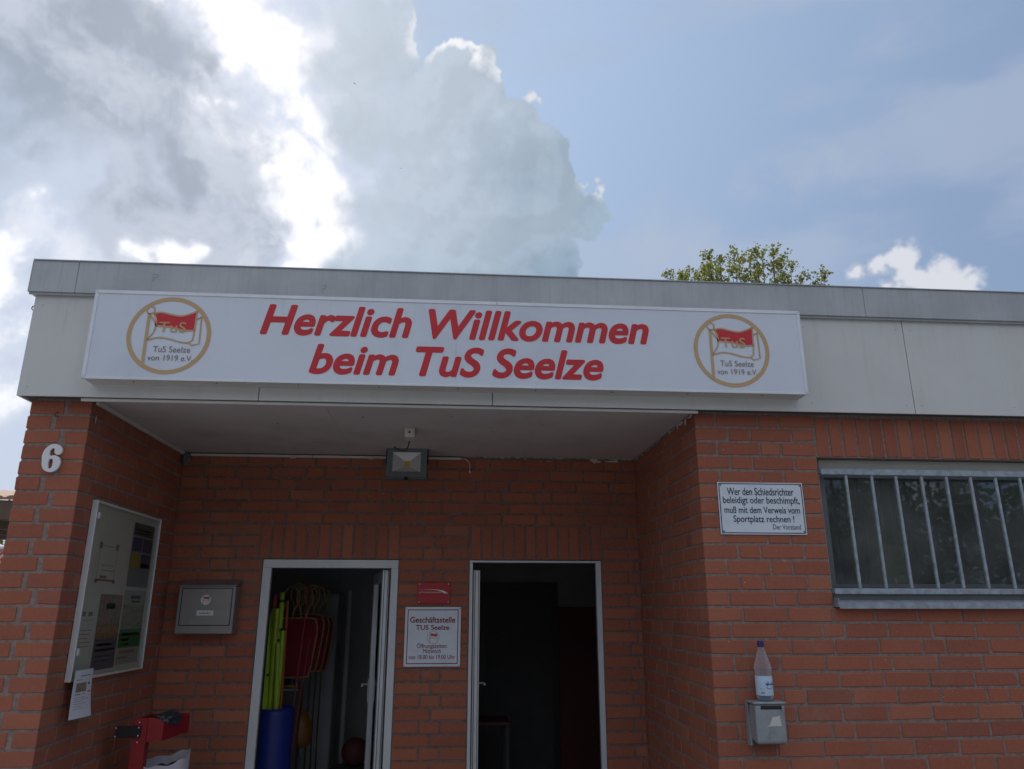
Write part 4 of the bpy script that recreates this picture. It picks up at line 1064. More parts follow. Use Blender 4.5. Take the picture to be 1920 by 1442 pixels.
# floodlight under the soffit
fl = empty('floodlight', (-.335, YB-.30, 2.66), rot=(R(-12), 0, 0), label='grey LED floodlight under the white soffit', cat='floodlight')
M['flgrey'] = mat('floodlight_grey', (.17, .20, .205), .5, metal=.2, var=.08, vscale=20)
M['reflector'] = mat('reflector', (.60, .585, .58), .45, metal=.35)
M['led'] = mat('led_chip', (.65, .38, .03), .5)
w, h = .142, .112
m_ = MB(); m_.box(-w, w, .034, .055, -h, h, ch=.008)
for a, b_, c, d in ((-w, w, h*.7, h), (-w, w, -h, -h*.7), (-w, -w*.74, -h*.7, h*.7), (w*.74, w, -h*.7, h*.7)): m_.box(a, b_, .012, .0335, c, d)
m_.box(-w*.86, w*.86, .055, .10, -h*.8, h*.8, ch=.01)
for k in range(9): m_.box(-w*.8+k*w*.2-.003, -w*.8+k*w*.2+.003, .10, .125, -h*.75, h*.75)
m_.build('housing', 'flgrey', parent=fl)
m_ = MB()
rw, rh = w*.70, h*.66
for a, b_, c, d in ((-w, w, rh, h), (-w, w, -h, -rh), (-w, -rw, -rh, rh), (rw, w, -rh, rh)): m_.box(a, b_, 0, .0115, c, d, ch=.002)
m_.build('bezel', 'flgrey', parent=fl)
m_ = MB(); q = .018; yb_ = .011
dp = .033
o_ = [(-rw, .001, -rh), (rw, .001, -rh), (rw, .001, rh), (-rw, .001, rh)]; i2 = [(-q, dp, -q), (q, dp, -q), (q, dp, q), (-q, dp, q)]
m_.add(o_+i2, [(0, 1, 5, 4), (1, 2, 6, 5), (2, 3, 7, 6), (3, 0, 4, 7)])
m_.build('reflector', 'reflector', parent=fl)
MB().box(-q, q, dp-.003, dp, -q, q).build('led', 'led', parent=fl)
m_ = MB()
for k in (1, -1): m_.tube([(k*q, dp-.001, -q), (k*rw, -.0005, -rh)], .0016, 5)
m_.build('reflector_edge', 'white', parent=fl)
br_ = MB()
br_.tube([(-w-.006, .04, 0), (-w-.006, .04, h+.005), (-w*.6, .04, h+.012), (w*.6, .04, h+.012), (w+.006, .04, h+.005), (w+.006, .04, 0)], .005, 6)
br_.box(-w*.75, w*.75, .02, .07, h+.0, h+.016)
br_.box(-.012, .012, .005, .03, -h-.014, -h)
br_.build('bracket', 'black', parent=fl)
jb = empty('junction_box', (-.285, .62, 2.70), label='small white junction box on the soffit above the floodlight', cat='junction box')
MB().box(-.032, .032, -.07, .05, .0, .062, ch=.005).build('box', 'trim', parent=jb)
MB().box(-.026, .026, -.075, -.071, .012, .050, ch=.002).build('cover', 'trim', parent=jb)
MB().tube([(0, -.0755, .030), (0, -.078, .030)], .008, 12).build('mark', 'darkmetal', parent=jb)
MB().tube(smooth_curve([(-.29, .68, 2.715), (-.31, .80, 2.68), (-.36, 1.0, 2.70), (-.43, 1.16, 2.765)], 5), .004, 6).build('cable', 'black', smooth=True, label='black cable running from the junction box to the floodlight', cat='cable')
MB().tube(smooth_curve([(.058, YB-.013, 2.744), (.09, YB-.015, 2.74), (.115, YB-.012, 2.715), (.121, YB-.010, 2.69), (.121, YB-.009, 2.655)], 5), .0035, 6).tube([(.121, YB-.009, 2.66), (.124, YB-.02, 2.636)], [.006, .009], 8).build('loose_cable', 'trim', smooth=True, label='short loose cable end hanging below the trunking on the back wall', cat='cable')
# wad of old nest material in the upper left corner
wd = bmesh.new(); bmesh.ops.create_icosphere(wd, subdivisions=3, radius=1)
for v in wd.verts:
    n_ = mnoise.noise(v.co*2.3)*.35+mnoise.noise(v.co*6)*.15
    v.co *= 1+n_; v.co.x *= .028; v.co.y *= .028; v.co.z *= .048
wme = bpy.data.meshes.new('nest'); wd.to_mesh(wme); wd.free(); wme.materials.append(mat('nest_grey', (.16, .145, .13), .95, var=.3, vscale=60, bump=.6, bscale=150))
link('nest', wme, None, (-1.950, 1.44, 2.705), label='small grey mud nest in the upper left corner of the recess', cat='nest')

# ------------------------------------------------------------------ notice board on the left wall
nb = empty('notice_board', (XL, .66, 1.29), label='glazed notice board with posters on the left wall of the entrance', cat='notice board')
by0, by1, bz0, bz1 = .175, 1.135, 1.288, 2.232
M['cream'] = mat('board_cream', (.58, .56, .49), .75, var=.03)
def bl(mb): return rel(mb, nb)
bl(MB().box(XL+.004, XL+.010, by0+.01, by1-.01, bz0+.01, bz1-.01)).build('backing', 'cream', parent=nb)
for a, b_, c, d, dd in ((by0+.003, by0+.017, bz0, bz1, .034), (by1-.010, by1, bz0, bz1, .034)):
    bl(MB().box(XL+.002, XL+dd, a, b_, c, d, ch=.002)).build('frame', 'alu', parent=nb)
for c, d in ((bz0, bz0+.014), (bz1-.014, bz1)):
    bl(MB().box(XL+.002, XL+.030, by0+.022, by1-.010, c, d, ch=.002)).build('frame', 'cream', parent=nb)
bl(MB().add([(XL+.026, by0+.022, bz0+.014), (XL+.026, by1-.010, bz0+.014), (XL+.026, by1-.010, bz1-.014), (XL+.026, by0+.022, bz1-.014)], [(0, 1, 2, 3)])).build('glass_pane', 'thinglass', parent=nb)
for z in (bz0+.13, bz1-.10):
    bl(MB().box(XL+.030, XL+.040, by0+.024, by0+.045, z, z+.035, ch=.002)).build('catch', 'trim', parent=nb)
def sheet(name, y0, y1, z0, z1, m_, label, cat='poster', group=None, pr=()):
    s = empty(name, (XL+.0115, (y0+y1)/2, z0), label=label, cat=cat)
    if group: s['group'] = group
    L = s.location; x = XL+.0115
    MB().box(0, .0008, y0-L.y, y1-L.y, 0, z1-z0).build('sheet', m_, parent=s)
    for (a, b_, c, d, mm) in pr:       # fractions of the sheet
        MB().add([(.0012, y0-L.y+(y1-y0)*a, (z1-z0)*c), (.0012, y0-L.y+(y1-y0)*b_, (z1-z0)*c), (.0012, y0-L.y+(y1-y0)*b_, (z1-z0)*d), (.0012, y0-L.y+(y1-y0)*a, (z1-z0)*d)], [(0, 1, 2, 3)]).build('print', mm, parent=s)
    return s
def side_txt(parent, body, y, z, w, h, mm, x=.0016, bold=0):
    me = text_mesh(body, w, h, mat_=mm, bold=bold)
    o = link('lettering', me, parent, (x, y-parent.location.y, z-parent.location.z), (0, 0, R(90)))
    return o
for nm, c in (('pgrey', (.22, .24, .24)), ('pdark', (.09, .09, .095)), ('pyel', (.30, .26, .03)), ('pblue', (.05, .07, .13)), ('pgreen', (.02, .16, .045)), ('ppurple', (.11, .11, .14)), ('pbrown', (.27, .20, .16)), ('ppale', (.36, .35, .31)), ('porange', (.30, .17, .07)), ('ppink', (.32, .16, .15)), ('ptrees', (.28, .28, .21))):
    M[nm] = mat(nm.replace('p', 'print_', 1), c, .7, var=.25 if nm in ('pbrown', 'ptrees', 'porange', 'pblue') else .05, vscale=38)
LN = lambda z0, n, st, a=.12, b_=.85, h=.008, mm='logotext': [(a, b_-.1*(i % 3), z0-st*i, z0-st*i+h, mm) for i in range(n)]
sheet('poster', .76, 1.09, 1.785, 2.175, 'pgrey', 'dark poster with yellow and blue squares at the upper right of the notice board', pr=[(.03, .97, .80, .99, 'pdark'), (.03, .46, .55, .77, 'pblue'), (.50, .97, .55, .77, 'pblue'), (.03, .46, .30, .52, 'pyel'), (.50, .97, .30, .52, 'pblue'), (.52, .92, .31, .37, 'ppink'), (.12, .85, .88, .90, 'pyel'), (.12, .85, .83, .85, 'ppale')])
sheet('poster', .755, 1.085, 1.335, 1.765, 'ppale', 'poster with a green block and tree picture at the lower right of the notice board', pr=[(.30, .75, .88, .93, 'pdark'), (.35, .75, .83, .86, 'pdark'), (.02, .98, .48, .80, 'ptrees'), (.0, 1, .22, .47, 'pgreen'), (.12, .9, .38, .42, 'ppale'), (.12, .45, .31, .34, 'ppale'), (.12, .5, .25, .27, 'porange'), (.10, .80, .14, .18, 'ppink'), (.05, .5, .07, .10, 'ppink')])
sheet('poster', .435, .735, 1.325, 1.735, 'pbrown', 'brown and blue grey poster at the lower middle of the notice board', pr=[(.04, .96, .72, .95, 'pbrown'), (.0, 1, .41, .60, 'porange'), (.0, 1, .0, .40, 'ppurple'), (.1, .8, .31, .34, 'ppale'), (.1, .92, .24, .27, 'ppale'), (.1, .7, .17, .18, 'ppale'), (.1, .75, .11, .12, 'ppale'), (.3, .7, .80, .88, 'ppink')])
sheet('paper_note', .305, .60, 1.79, 2.03, 'cream', 'cream sheet with a line drawing of a net goal on the notice board', cat='note', pr=[(.06, .18, .80, .95, 'pbrown'), (.80, .92, .80, .95, 'pbrown'), (.18, .80, .865, .88, 'ppink'), (.10, .115, .1, .80, 'pbrown'), (.86, .875, .1, .80, 'pbrown'), (.25, .8, .42, .435, 'pbrown'), (.25, .85, .30, .315, 'pbrown'), (.1, .9, .06, .11, 'ppink'), (.05, .16, .02, .10, 'pbrown'), (.84, .95, .02, .10, 'pbrown'), (.25, .55, .13, .19, 'ppink')])
sheet('paper_note', .21, .415, 1.36, 1.66, 'cream', 'cream typed sheet at the lower left edge of the notice board', cat='note', pr=[(.15, .35, .85, .93, 'pbrown'), (.5, .75, .85, .93, 'pbrown'), (.2, .85, .78, .79, 'pbrown')]+LN(.60, 5, .07, .15, .85, .012, 'pbrown'))
# loose A4 sheet taped below the board, slightly curled
a4 = empty('hanging_sheet', (XL+.052, .275, 1.345), label='white printed sheet hanging from the lower left corner of the notice board', cat='paper')
def curl(u, v):      # u across 0..1, v down 0..1
    return Vector((.002+.030*(v**2)*(.3+.7*u)+.006*math.sin(u*3), -.10+.205*u-.02*v, -.235*v))
def curled(u0, u1, v0, v1, off, nu=6, nv=8):
    m_ = MB(); vs = []
    for i in range(nu+1):
        for j in range(nv+1):
            p = curl(u0+(u1-u0)*i/nu, v0+(v1-v0)*j/nv); vs.append((p.x+off, p.y, p.z))
    fs = [(i*(nv+1)+j, i*(nv+1)+j+1, (i+1)*(nv+1)+j+1, (i+1)*(nv+1)+j) for i in range(nu) for j in range(nv)]
    return m_.add(vs, fs)
M['paper'] = mat('paper_white', (.66, .67, .72), .7)
curled(0, 1, 0, 1, 0).build('sheet', 'paper', parent=a4, smooth=True)
for (u0, u1, v0, v1, mm) in ((.28, .85, .12, .135, 'pdark'), (.12, .4, .20, .21, 'pdark'), (.14, .66, .27, .46, 'pbrown'), (.74, .86, .28, .33, 'pdark'), (.76, .92, .46, .49, 'red'), (.12, .38, .50, .515, 'pdark'), (.50, .60, .50, .515, 'pdark'), (.12, .60, .57, .578, 'pgrey'), (.12, .85, .61, .618, 'pgrey'), (.12, .55, .65, .658, 'pgrey'), (.12, .7, .70, .708, 'pgrey'), (.12, .5, .75, .758, 'pgrey'), (.12, .6, .80, .808, 'pgrey')):
    curled(u0, u1, v0, v1, .0008, 3, 2).build('print', mm, parent=a4)

# ------------------------------------------------------------------ red waste station in the corner
M['binred'] = mat('bin_red', (.27, .010, .018), .45, var=.08, vscale=8)
M['bag'] = mat('bag_white', (.50, .47, .52), .55, var=.1, vscale=20, bump=.6, bscale=25)
M['bagdark'] = mat('bag_dark', (.028, .034, .045), .35, var=.3, vscale=30)
ws = empty('waste_station', (-1.72, .70, 0), label='red post with waste hood and black plate in the left corner', cat='waste bin')
MB().box(-.075, -.010, -.01, .0, .0, 1.052, ch=.001).box(-.010, .0, -.01, .05, .0, 1.05).build('post', 'binred', parent=ws)
m_ = MB()     # hood: front plate with a cut corner, side plate going back
m_.add([(.001, -.004, .925), (.088, -.004, .928), (.090, -.004, 1.022), (.070, -.004, 1.044), (.030, -.004, 1.052), (.001, -.004, 1.052)], [(0, 1, 2, 3, 4, 5)])
m_.add([(.001, .0, .925), (.088, .0, .928), (.090, .0, 1.022), (.070, .0, 1.044), (.030, .0, 1.052), (.001, .0, 1.052)], [(5, 4, 3, 2, 1, 0)])
m_.add([(.088, -.004, .928), (.090, -.004, 1.022), (.150, .26, 1.03), (.150, .26, .945)], [(0, 3, 2, 1)])
m_.add([(.086, .0, .928), (.087, .0, 1.02), (.146, .26, 1.03), (.146, .26, .945)], [(0, 1, 2, 3)])
m_.box(-.07, .149, .258, .264, .93, 1.045); m_.box(-.075, -.071, .0, .262, .93, 1.045)
m_.build('hood', 'binred', parent=ws)
MB().box(-.170, -.030, -.024, -.014, .952, 1.012, ch=.001).build('black_plate', 'black', parent=ws)
for x, z in ((-.164, 1.003), (-.164, .959), (-.039, 1.004), (-.039, .962)): MB().tube([(x, -.024, z), (x, -.027, z)], .004, 8).build('screw', 'alu', parent=ws)
for x, z in ((-.044, 1.030), (-.044, .925)): MB().tube([(x, -.010, z), (x, -.013, z)], .004, 8).build('screw', 'alu', parent=ws)
def blob(name, c, r, m_, seed, parent=None, amp=.35, **kw):
    bb = bmesh.new(); bmesh.ops.create_icosphere(bb, subdivisions=4, radius=1)
    for v in bb.verts:
        d = v.co.copy(); n_ = mnoise.noise(d*1.7+Vector((seed, 0, 0)))*amp+mnoise.noise(d*4.5+Vector((0, seed, 0)))*amp*.5
        v.co = Vector((d.x*r[0], d.y*r[1], d.z*r[2]))*(1+n_)
    me = bpy.data.meshes.new(name); bb.to_mesh(me); bb.free(); me.materials.append(M[m_])
    me.polygons.foreach_set('use_smooth', [True]*len(me.polygons))
    return link(name, me, parent, c, **kw)
blob('crumpled_bag', (-1.665, .83, 1.030), (.080, .11, .040), 'bagdark', 3.1, label='crumpled dark plastic bag bulging out of the red hood', cat='bag')
# white liner bag hanging open below
m_ = MB(); N = 32; vs = []
for i in range(N):
    a = 2*math.pi*i/N
    x = .140*math.cos(a); y_ = .10*math.sin(a)
    zt = .838+.022*math.cos(a)+.012*math.sin(2*a+1)+.006*math.sin(7*a) - (.030 if math.sin(a) < -.3 else 0)
    vs += [(x*1.0, y_, zt), (x*.97+.004*math.sin(9*a), y_*.97, .66), (x*.86+.006*math.sin(7*a), y_*.9, .42), (x*.7, y_*.7, .30)]
fs = []
for i in range(N):
    a = 4*i; b_ = 4*((i+1) % N)
    for k in range(3): fs.append((a+k+1, b_+k+1, b_+k, a+k))
m_.add(vs, fs); m_.add([(v[0], v[1], v[2]) for v in vs[3::4]], [tuple(range(N))])
m_.build('liner_bag', 'bag', loc=(-1.635, .79, 0), smooth=True, label='open white bin liner hanging under the red hood', cat='bag')
blob('rubbish', (-1.60, .80, .70), (.11, .075, .09), 'bagdark', 8.0, label='dark rubbish inside the open white bin liner', cat='rubbish')

# ------------------------------------------------------------------ ashtray box and bottle on the front wall
ab = empty('ashtray_box', (1.632, 0, .985), label='small silver wall ashtray below the referee sign', cat='ashtray')
m_ = MB()
x0, x1 = -.072, .085; yt, ybm = -.115, -.115
def prism(x0, x1, prof, ch=.0):
    """profile in y,z (front outline) extruded along x"""
    n = len(prof); vs = [(x0, y, z) for y, z in prof]+[(x1, y, z) for y, z in prof]
    fs = [tuple(range(n)), tuple(reversed(range(n, 2*n)))]+[(i, i+n, (i+1) % n+n, (i+1) % n) for i in range(n)]
    return vs, fs
vs, fs = prism(x0, x1, [(-.004, .035), (-.095, .012), (-.115, .016), (-.120, .200), (-.030, .200)])
m_.add(vs, fs); m_.build('container', 'binmetal', parent=ab)
bv = ab.children[0]
md = bv.modifiers.new('bevel', 'BEVEL'); md.width = .012; md.segments = 3; md.limit_method = 'ANGLE'
vs, fs = prism(x0-.010, x0-.001, [(-.001, -.005), (-.045, .0), (-.028, .195), (-.001, .205)]); MB().add(vs, fs).build('bracket', 'binmetal', parent=ab)
vs, fs = prism(x1+.001, x1+.006, [(-.001, -.005), (-.085, .010), (-.040, .10), (-.001, .205)]); MB().add(vs, fs).build('bracket', 'binmetal', parent=ab)
MB().box(x0-.008, x1+.008, -.124, -.002, .2005, .214, ch=.005).build('lid', 'binmetal', parent=ab)
m_ = MB(); m_.box(x0+.028, x1-.018, -.1215, -.1175, .178, .195, ch=.0015); m_.build('opening', 'black', parent=ab)
m_ = MB(); m_.poly([(-.020, .098), (.044, .099), (.058, .098), (.052, .150), (.030, .142), (.015, .143), (-.004, .106)], -.1197); m_.build('sticker', 'trim', parent=ab)
bt = empty('water_bottle', (1.640, -.062, 1.2005), label='clear plastic water bottle with blue cap on the silver ashtray', cat='bottle')
def pet_mat():
    m = bpy.data.materials.new('clear_plastic'); m.use_nodes = True
    k = NT(m.node_tree); k.n.clear()
    tr = k.node('ShaderNodeBsdfTransparent'); tr.inputs[0].default_value = (.93, .93, .95, 1)
    gl = k.node('ShaderNodeBsdfPrincipled'); gl.inputs['Base Color'].default_value = (.62, .58, .62, 1); gl.inputs['Roughness'].default_value = .18
    fr = k.node('ShaderNodeLayerWeight'); fr.inputs[0].default_value = .35
    f = k.math('ADD', k.math('MULTIPLY', fr.outputs['Facing'], .65), .16, clamp=True)
    mx = k.node('ShaderNodeMixShader'); k.ln(f, mx.inputs[0]); k.ln(tr.outputs[0], mx.inputs[1]); k.ln(gl.outputs[0], mx.inputs[2])
    o = k.node('ShaderNodeOutputMaterial'); k.ln(mx.outputs[0], o.inputs[0]); return m
M['pet'] = pet_mat()
MB().lathe([(.030, 0), (.040, .006), (.042, .02), (.0425, .03), (.0425, .118), (.040, .128), (.039, .136), (.044, .146), (.0445, .160), (.041, .175), (.032, .205), (.021, .240), (.0145, .262), (.0145, .275)], n=32).build('bottle_body', 'pet', parent=bt, smooth=True)
M['blabel'] = mat('label_pale_blue', (.50, .64, .78), .4)
M['capblue'] = mat('cap_blue', (.015, .03, .14), .4)
MB().lathe([(.0165, .262), (.0172, .266), (.0172, .284), (.0165, .292), (.0, .2925)], n=24).build('cap', 'capblue', parent=bt, smooth=False)
MB().lathe([(.0435, .026), (.0438, .028), (.0438, .118), (.0435, .12)], n=32).build('bottle_label', 'blabel', parent=bt, smooth=True)
M['cyan'] = mat('label_cyan', (.10, .33, .50), .5); M['lblue'] = mat('label_blue', (.02, .05, .25), .5)
M['base'] = mat('base_blue', (.03, .22, .50), .4)
def wrap(mb_or_me, r_, a_c):      # bend x-z artwork round the bottle; x is arc length
    vs = mb_or_me.vertices if hasattr(mb_or_me, 'vertices') else None
    for v in vs:
        a = a_c+v.co.x/r_; v.co.x, v.co.y = r_*math.sin(a), -r_*math.cos(a)
    return mb_or_me
def art(mb, name, mt, r_, ac):
    me = mb.mesh(name, mt); wrap(me, r_, ac); return link(name, me, bt)
art(MB().disc(0, .080, .019, 0, 24), 'label_disc', 'cyan', .0441, .30)
art(MB().disc(0, .098, .006, 0, 16), 'label_disc', 'enamel', .0443, .30)
m_ = MB(); m_.stroke([(-.022+.044*k/10, .066-.008*math.sin(math.pi*k/10)) for k in range(11)], .0022, 0); art(m_, 'label_swoosh', 'lblue', .0444, .30)
me = text_mesh('mineral', .050, .013, bold=.03, mat_='lblue'); link('lettering', wrap(me, .0445, .30-.5), bt, (0, 0, .076))
m_ = MB()
for k in range(5): m_.stroke([(-.014, .090-.0045*k), (.012-.002*(k % 3), .090-.0045*k)], .0014, 0)
m_.disc(-.010, .058, .0035, 0, 12); m_.stroke([(-.003, .058), (.012, .058)], .0016, 0)
for k in range(9): m_.stroke([(-.010+.0022*k, .034), (-.010+.0022*k, .046)], .0011, 0)
art(m_, 'label_print', 'logotext', .0444, -.55)
m_ = MB()
for k in range(2): m_.stroke([(-.010, .045-.005*k), (.014, .045-.005*k)], .002, 0)
art(m_, 'label_print', 'lblue', .0444, .35)
MB().lathe([(.0, .022), (.02, .018), (.028, .004), (.03, .001)], n=20).build('bottle_base', 'base', parent=bt, smooth=True)
MB().lathe([(.0, .150), (.036, .150), (.0405, .148), (.039, .13), (.040, .03), (.030, .003)], n=24)

# ------------------------------------------------------------------ trees and neighbours
def leaf_mat(name, c, var, c2):
    m = mat(name, c, .55, var=var, vscale=1.2, dirt=c2, dscale=1.6, damt=.9)
    k = NT(m.node_tree); b = k.n['Principled BSDF']
    tl = k.node('ShaderNodeBsdfTranslucent'); src = b.inputs['Base Color'].links[0].from_socket
    k.ln(k.mix(.35, src, (.30, .36, .05)), tl.inputs[0])
    mx = k.node('ShaderNodeMixShader'); mx.inputs[0].default_value = .45
    k.ln(b.outputs[0], mx.inputs[1]); k.ln(tl.outputs[0], mx.inputs[2]); k.ln(mx.outputs[0], k.n['Material Output'].inputs[0]); return m
M['leafA'] = leaf_mat('maple_leaves', (.26, .27, .065), .35, (.24, .14, .07))
M['leafB'] = leaf_mat('green_leaves', (.045, .085, .028), .35, (.08, .10, .03))
M['bark'] = mat('bark', (.09, .07, .055), .95, var=.3, vscale=8)
def leaf(mb, p, s, rn, mi=0):
    n = Vector((rn.gauss(0, 1), rn.gauss(0, 1), rn.gauss(0, 1)+.6)).normalized()
    u = n.cross(Vector((rn.gauss(0, 1), rn.gauss(0, 1), rn.gauss(0, 1)))).normalized(); w = n.cross(u)
    o = len(mb.v)
    sh = ((0, -.1), (.42, .12), (.5, .5), (.18, .62), (0, 1.0), (-.18, .62), (-.5, .5), (-.42, .12))
    for a, b_ in sh:
        q = p+u*a*s+w*(b_-.4)*s+n*(-abs(a)*.25*s); mb.v.append(tuple(q))
    mb.f.append(tuple(range(o, o+8))); mb.m.append(mi); mb.tone.append(0)
def shoots_tree(base, targets, fork_z, r0, leaf_m, label, seed, cl=.045, per=7, fine=True):
    rn = random.Random(seed); base = Vector(base)
    T_ = empty('maple_tree', base, label=label, cat='tree')
    wood = MB(); lv = MB()
    top = Vector((0, 0, fork_z))
    wood.tube([(0, 0, 0), (rn.uniform(-.1, .1), 0, fork_z*.5), tuple(top)], [r0, r0*.85, r0*.7], 10)
    tw = MB()
    for tx, ty, tz in targets:
        e_ = Vector((tx, ty, tz))-base
        hub = top+Vector((e_.x*.45, e_.y*.45, (e_.z-fork_z)*.42))+Vector((rn.uniform(-.15, .15), rn.uniform(-.15, .15), 0))
        pts = smooth_curve([top-Vector((0, 0, .2)), hub, Vector((e_.x*.9, e_.y*.9, fork_z+(e_.z-fork_z)*.75)), e_], 5)
        N = len(pts); wood.tube(pts, [r0*.35*(1-i/N)**1.6+.004 for i in range(N)], 6)
        # side shoots, each ending in a cluster of young leaves
        for i in range(int(N*.35), N):
            f_ = (i-N*.35)/(N*.65)
            for q in range(3):
                a = rn.uniform(0, 6.28); ln_ = rn.uniform(.12, .55)*(1.1-.65*f_)
                p0 = pts[i]; p1 = p0+Vector((math.cos(a)*ln_*.7, math.sin(a)*ln_*.7, ln_*rn.uniform(.5, 1.0)))
                tw.tube([p0, (p0+p1)/2+Vector((0, 0, -.02)), p1], [.006, .004, .0025], 4, cap=False)
                for s_ in range(2):
                    c_ = p0.lerp(p1, rn.uniform(.55, 1.0)) if s_ else p1
                    for _ in range(rn.randint(4, per+2)): leaf(lv, c_+Vector((rn.gauss(0, cl), rn.gauss(0, cl), rn.gauss(0, cl))), rn.uniform(.035, .08), rn)
        for _ in range(per): leaf(lv, e_+Vector((rn.gauss(0, cl), rn.gauss(0, cl), rn.gauss(0, cl))), rn.uniform(.06, .11), rn)
    wood.build('trunk', 'bark', parent=T_, smooth=True); tw.build('twigs', 'bark', parent=T_, kind='stuff')
    lv.build('crown', leaf_m, parent=T_)
    return T_
rt = random.Random(21); tg = []
# crown dome: centre x 8.1, top z 11.2 at distance y = 14
for i in range(26):
    x = rt.uniform(-2.15, 2.15); y_ = rt.uniform(-1.5, 1.5)
    e2 = 1-(x/2.25)**2-(y_/2.3)**2*.55
    if e2 < 0: continue
    z = 9.6+.95*math.sqrt(e2)+rt.uniform(-.35, .12)
    tg.append((7.62+x, 14+y_, z-.12))
tg += [(8.22, 13.9, 10.88), (7.6, 14, 10.80), (6.95, 14.1, 10.50), (5.66, 14.0, 10.28), (6.1, 14, 10.15), (6.6, 14, 10.35), (9.35, 14, 10.30), (9.9, 13.9, 10.32), (8.75, 14, 10.62), (6.4, 14, 10.2), (9.05, 14, 10.62)]
shoots_tree((7.9, 14, 0), tg, 5.5, .22, 'leafA', 'young maple tree with green and reddish leaves rising behind the flat roof', 5)

# tree and roofs seen past the left edge of the pillar
def round_tree(base, r_, h, label, seed, n=1500, m_='leafB', name='tree', parent_tag=True):
    rn = random.Random(seed); T_ = empty(name, base, label=label, cat='tree')
    MB().tube([(0, 0, 0), (.05, 0, h*.4), (0, 0, h*.75)], [.16, .12, .05], 8).build('trunk', 'bark', parent=T_, smooth=True)
    lv = MB(); cs = [Vector((rn.gauss(0, r_*.45), rn.gauss(0, r_*.45), h*.68+rn.gauss(0, h*.14))) for _ in range(26)]
    for _ in range(n):
        c = rn.choice(cs); leaf(lv, c+Vector((rn.gauss(0, r_*.2), rn.gauss(0, r_*.2), rn.gauss(0, r_*.2))), rn.uniform(.10, .2), rn)
    lv.build('crown', m_, parent=T_); return T_
round_tree((-16.9, 25, 0), 2.0, 5.6, 'leafy green tree seen between the two roofs at the left edge', 11)
M['tile'] = mat('roof_tile', (.30, .10, .07), .7, var=.25, vscale=3)
M['tileo'] = mat('roof_tile_orange', (.34, .16, .08), .7, var=.2, vscale=4)
M['timber'] = mat('brown_timber', (.13, .085, .055), .8, var=.15, vscale=5)
M['render'] = mat('house_render', (.38, .35, .31), .9, var=.05)
hs = empty('neighbour_house', (-15.8, 20, 0), label='low house with red pantile roof far left behind the pillar', cat='house')
MB().box(-2.6, 2.35, .6, 5, 0, 2.2).build('wall', 'render', parent=hs)
m_ = MB(); nx = 26
for i in range(nx):
    xa = -2.8+i*.21
    for a, b_, za in ((xa, xa+.13, .035), (xa+.13, xa+.21, 0)):
        m_.add([(a, .1, 2.15+za), (b_, .1, 2.15+za), (b_, 2.6, 3.57+za), (a, 2.6, 3.57+za)], [(0, 1, 2, 3)])
    m_.add([(xa, .1, 2.15), (xa, .1, 2.185), (xa, 2.6, 3.605), (xa, 2.6, 3.57)], [(0, 1, 2, 3)])
    m_.add([(xa+.13, .1, 2.15), (xa+.13, .1, 2.185), (xa+.13, 2.6, 3.605), (xa+.13, 2.6, 3.57)], [(3, 2, 1, 0)])
m_.add([(-2.8, 2.6, 3.58), (2.66, 2.6, 3.58), (2.66, 5.1, 2.2), (-2.8, 5.1, 2.2)], [(0, 1, 2, 3)])
m_.build('roof', 'tile', parent=hs, kind='stuff')
MB().tube([(-2.8, 2.6, 3.59), (2.66, 2.6, 3.59)], .09, 8).build('ridge', 'trim', parent=hs)
cp = empty('carport', (-11.0, 12, 0), label='brown timber carport with tiled edge at the far left', cat='carport')
for x in (-2.6, 1.4):
    MB().box(x-.07, x+.07, 2.0, 2.14, 0, 3.45, ch=.01).build('post', 'timber', parent=cp)
MB().box(-3.0, 2.45, 0, 3.2, 3.40, 3.44).build('deck', 'timber', parent=cp)
for k in range(9): MB().box(-2.95+k*.66, -2.87+k*.66, .02, 3.15, 3.24, 3.40).build('rafter', 'timber', parent=cp)
MB().box(-3.0, 2.45, -.04, 0, 3.40, 3.78, ch=.005).build('fascia_board', 'timber', parent=cp)
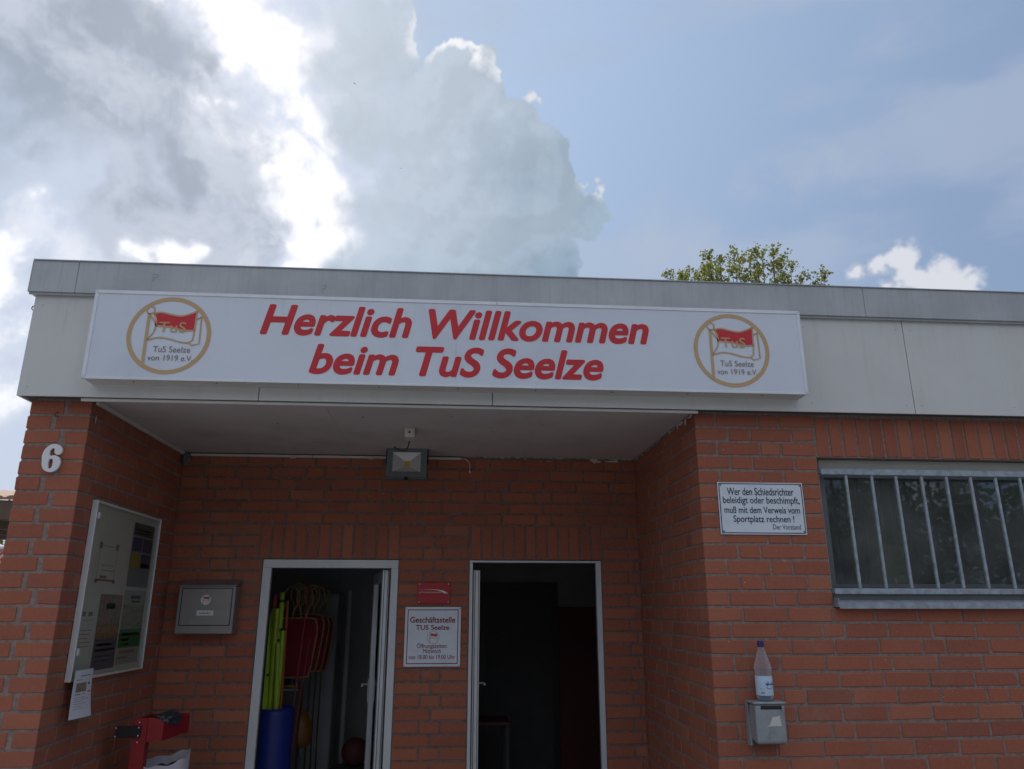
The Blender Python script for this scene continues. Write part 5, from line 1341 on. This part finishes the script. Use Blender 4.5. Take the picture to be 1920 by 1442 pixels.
for k in range(19):
    pts = [(-3.0+.29*k+.13*math.cos(a), .05*math.sin(a)+0.0) for a in [math.pi*i/6 for i in range(7)]]
    vs = [(-2.86+.29*k+.15*math.cos(a), yy, 3.79+.09*math.sin(a)+(.35 if yy > 0 else 0)) for yy in (-.08, 1.6) for a in [math.pi*i/6 for i in range(7)]]
    MB().add(vs, [(i, i+1, i+8, i+7) for i in range(6)]+[tuple(range(6, -1, -1))]).build('tile', 'tileo', parent=cp)

# trees across the car park, seen only as reflections in the panes
wdl = MB(); rn = random.Random(4)
wk = MB()
for k in range(20):
    cx = -14+k*2.7+rn.uniform(-.8, .8); cy = -24+rn.uniform(-3, 3); h = rn.uniform(5.5, 9.5)
    wk.tube([(cx, cy, 0), (cx+.1, cy, h*.7)], [.25, .08], 6, mi=1)
    cs = [Vector((cx+rn.gauss(0, 1.1), cy+rn.gauss(0, 1.0), h*.62+rn.gauss(0, h*.2))) for _ in range(16)]
    for _ in range(1500):
        c = rn.choice(cs); leaf(wk, c+Vector((rn.gauss(0, .62), rn.gauss(0, .62), rn.gauss(0, .62))), rn.uniform(.18, .34), rn)
wk.build('woodland', 'leafB', 'bark', kind='stuff')

# two birds high over the roof
def bird(loc, s, rot, label):
    b_ = empty('bird', loc, (0, 0, rot), label=label, cat='bird')
    MB().tube([(0, -.10*s, 0), (0, -.05*s, .005*s), (0, .05*s, 0), (0, .13*s, 0)], [.006*s, .028*s, .03*s, .006*s], 8).build('body', 'black', parent=b_, smooth=True)
    for sd_ in (-1, 1):
        MB().add([(0, -.04*s, 0), (sd_*.14*s, -.05*s, .05*s), (sd_*.27*s, .03*s, .03*s), (sd_*.12*s, .03*s, .04*s), (0, .04*s, 0)], [(0, 1, 2, 3, 4)]).build('wing', 'black', parent=b_)
    return b_
bird((-5.67, 30, 28.26), .42, .9, 'dark bird with raised wings high in the clouds, upper one')
bird((-3.03, 30, 23.28), .22, .3, 'tiny dark bird gliding below the other one in the clouds')

for o in list(COL.objects):
    if o.parent is club or (o.parent and o.parent.parent is club): pass
print('objects', len(COL.objects), 'tris', sum(len(p.vertices)-2 for m in bpy.data.meshes for p in m.polygons))
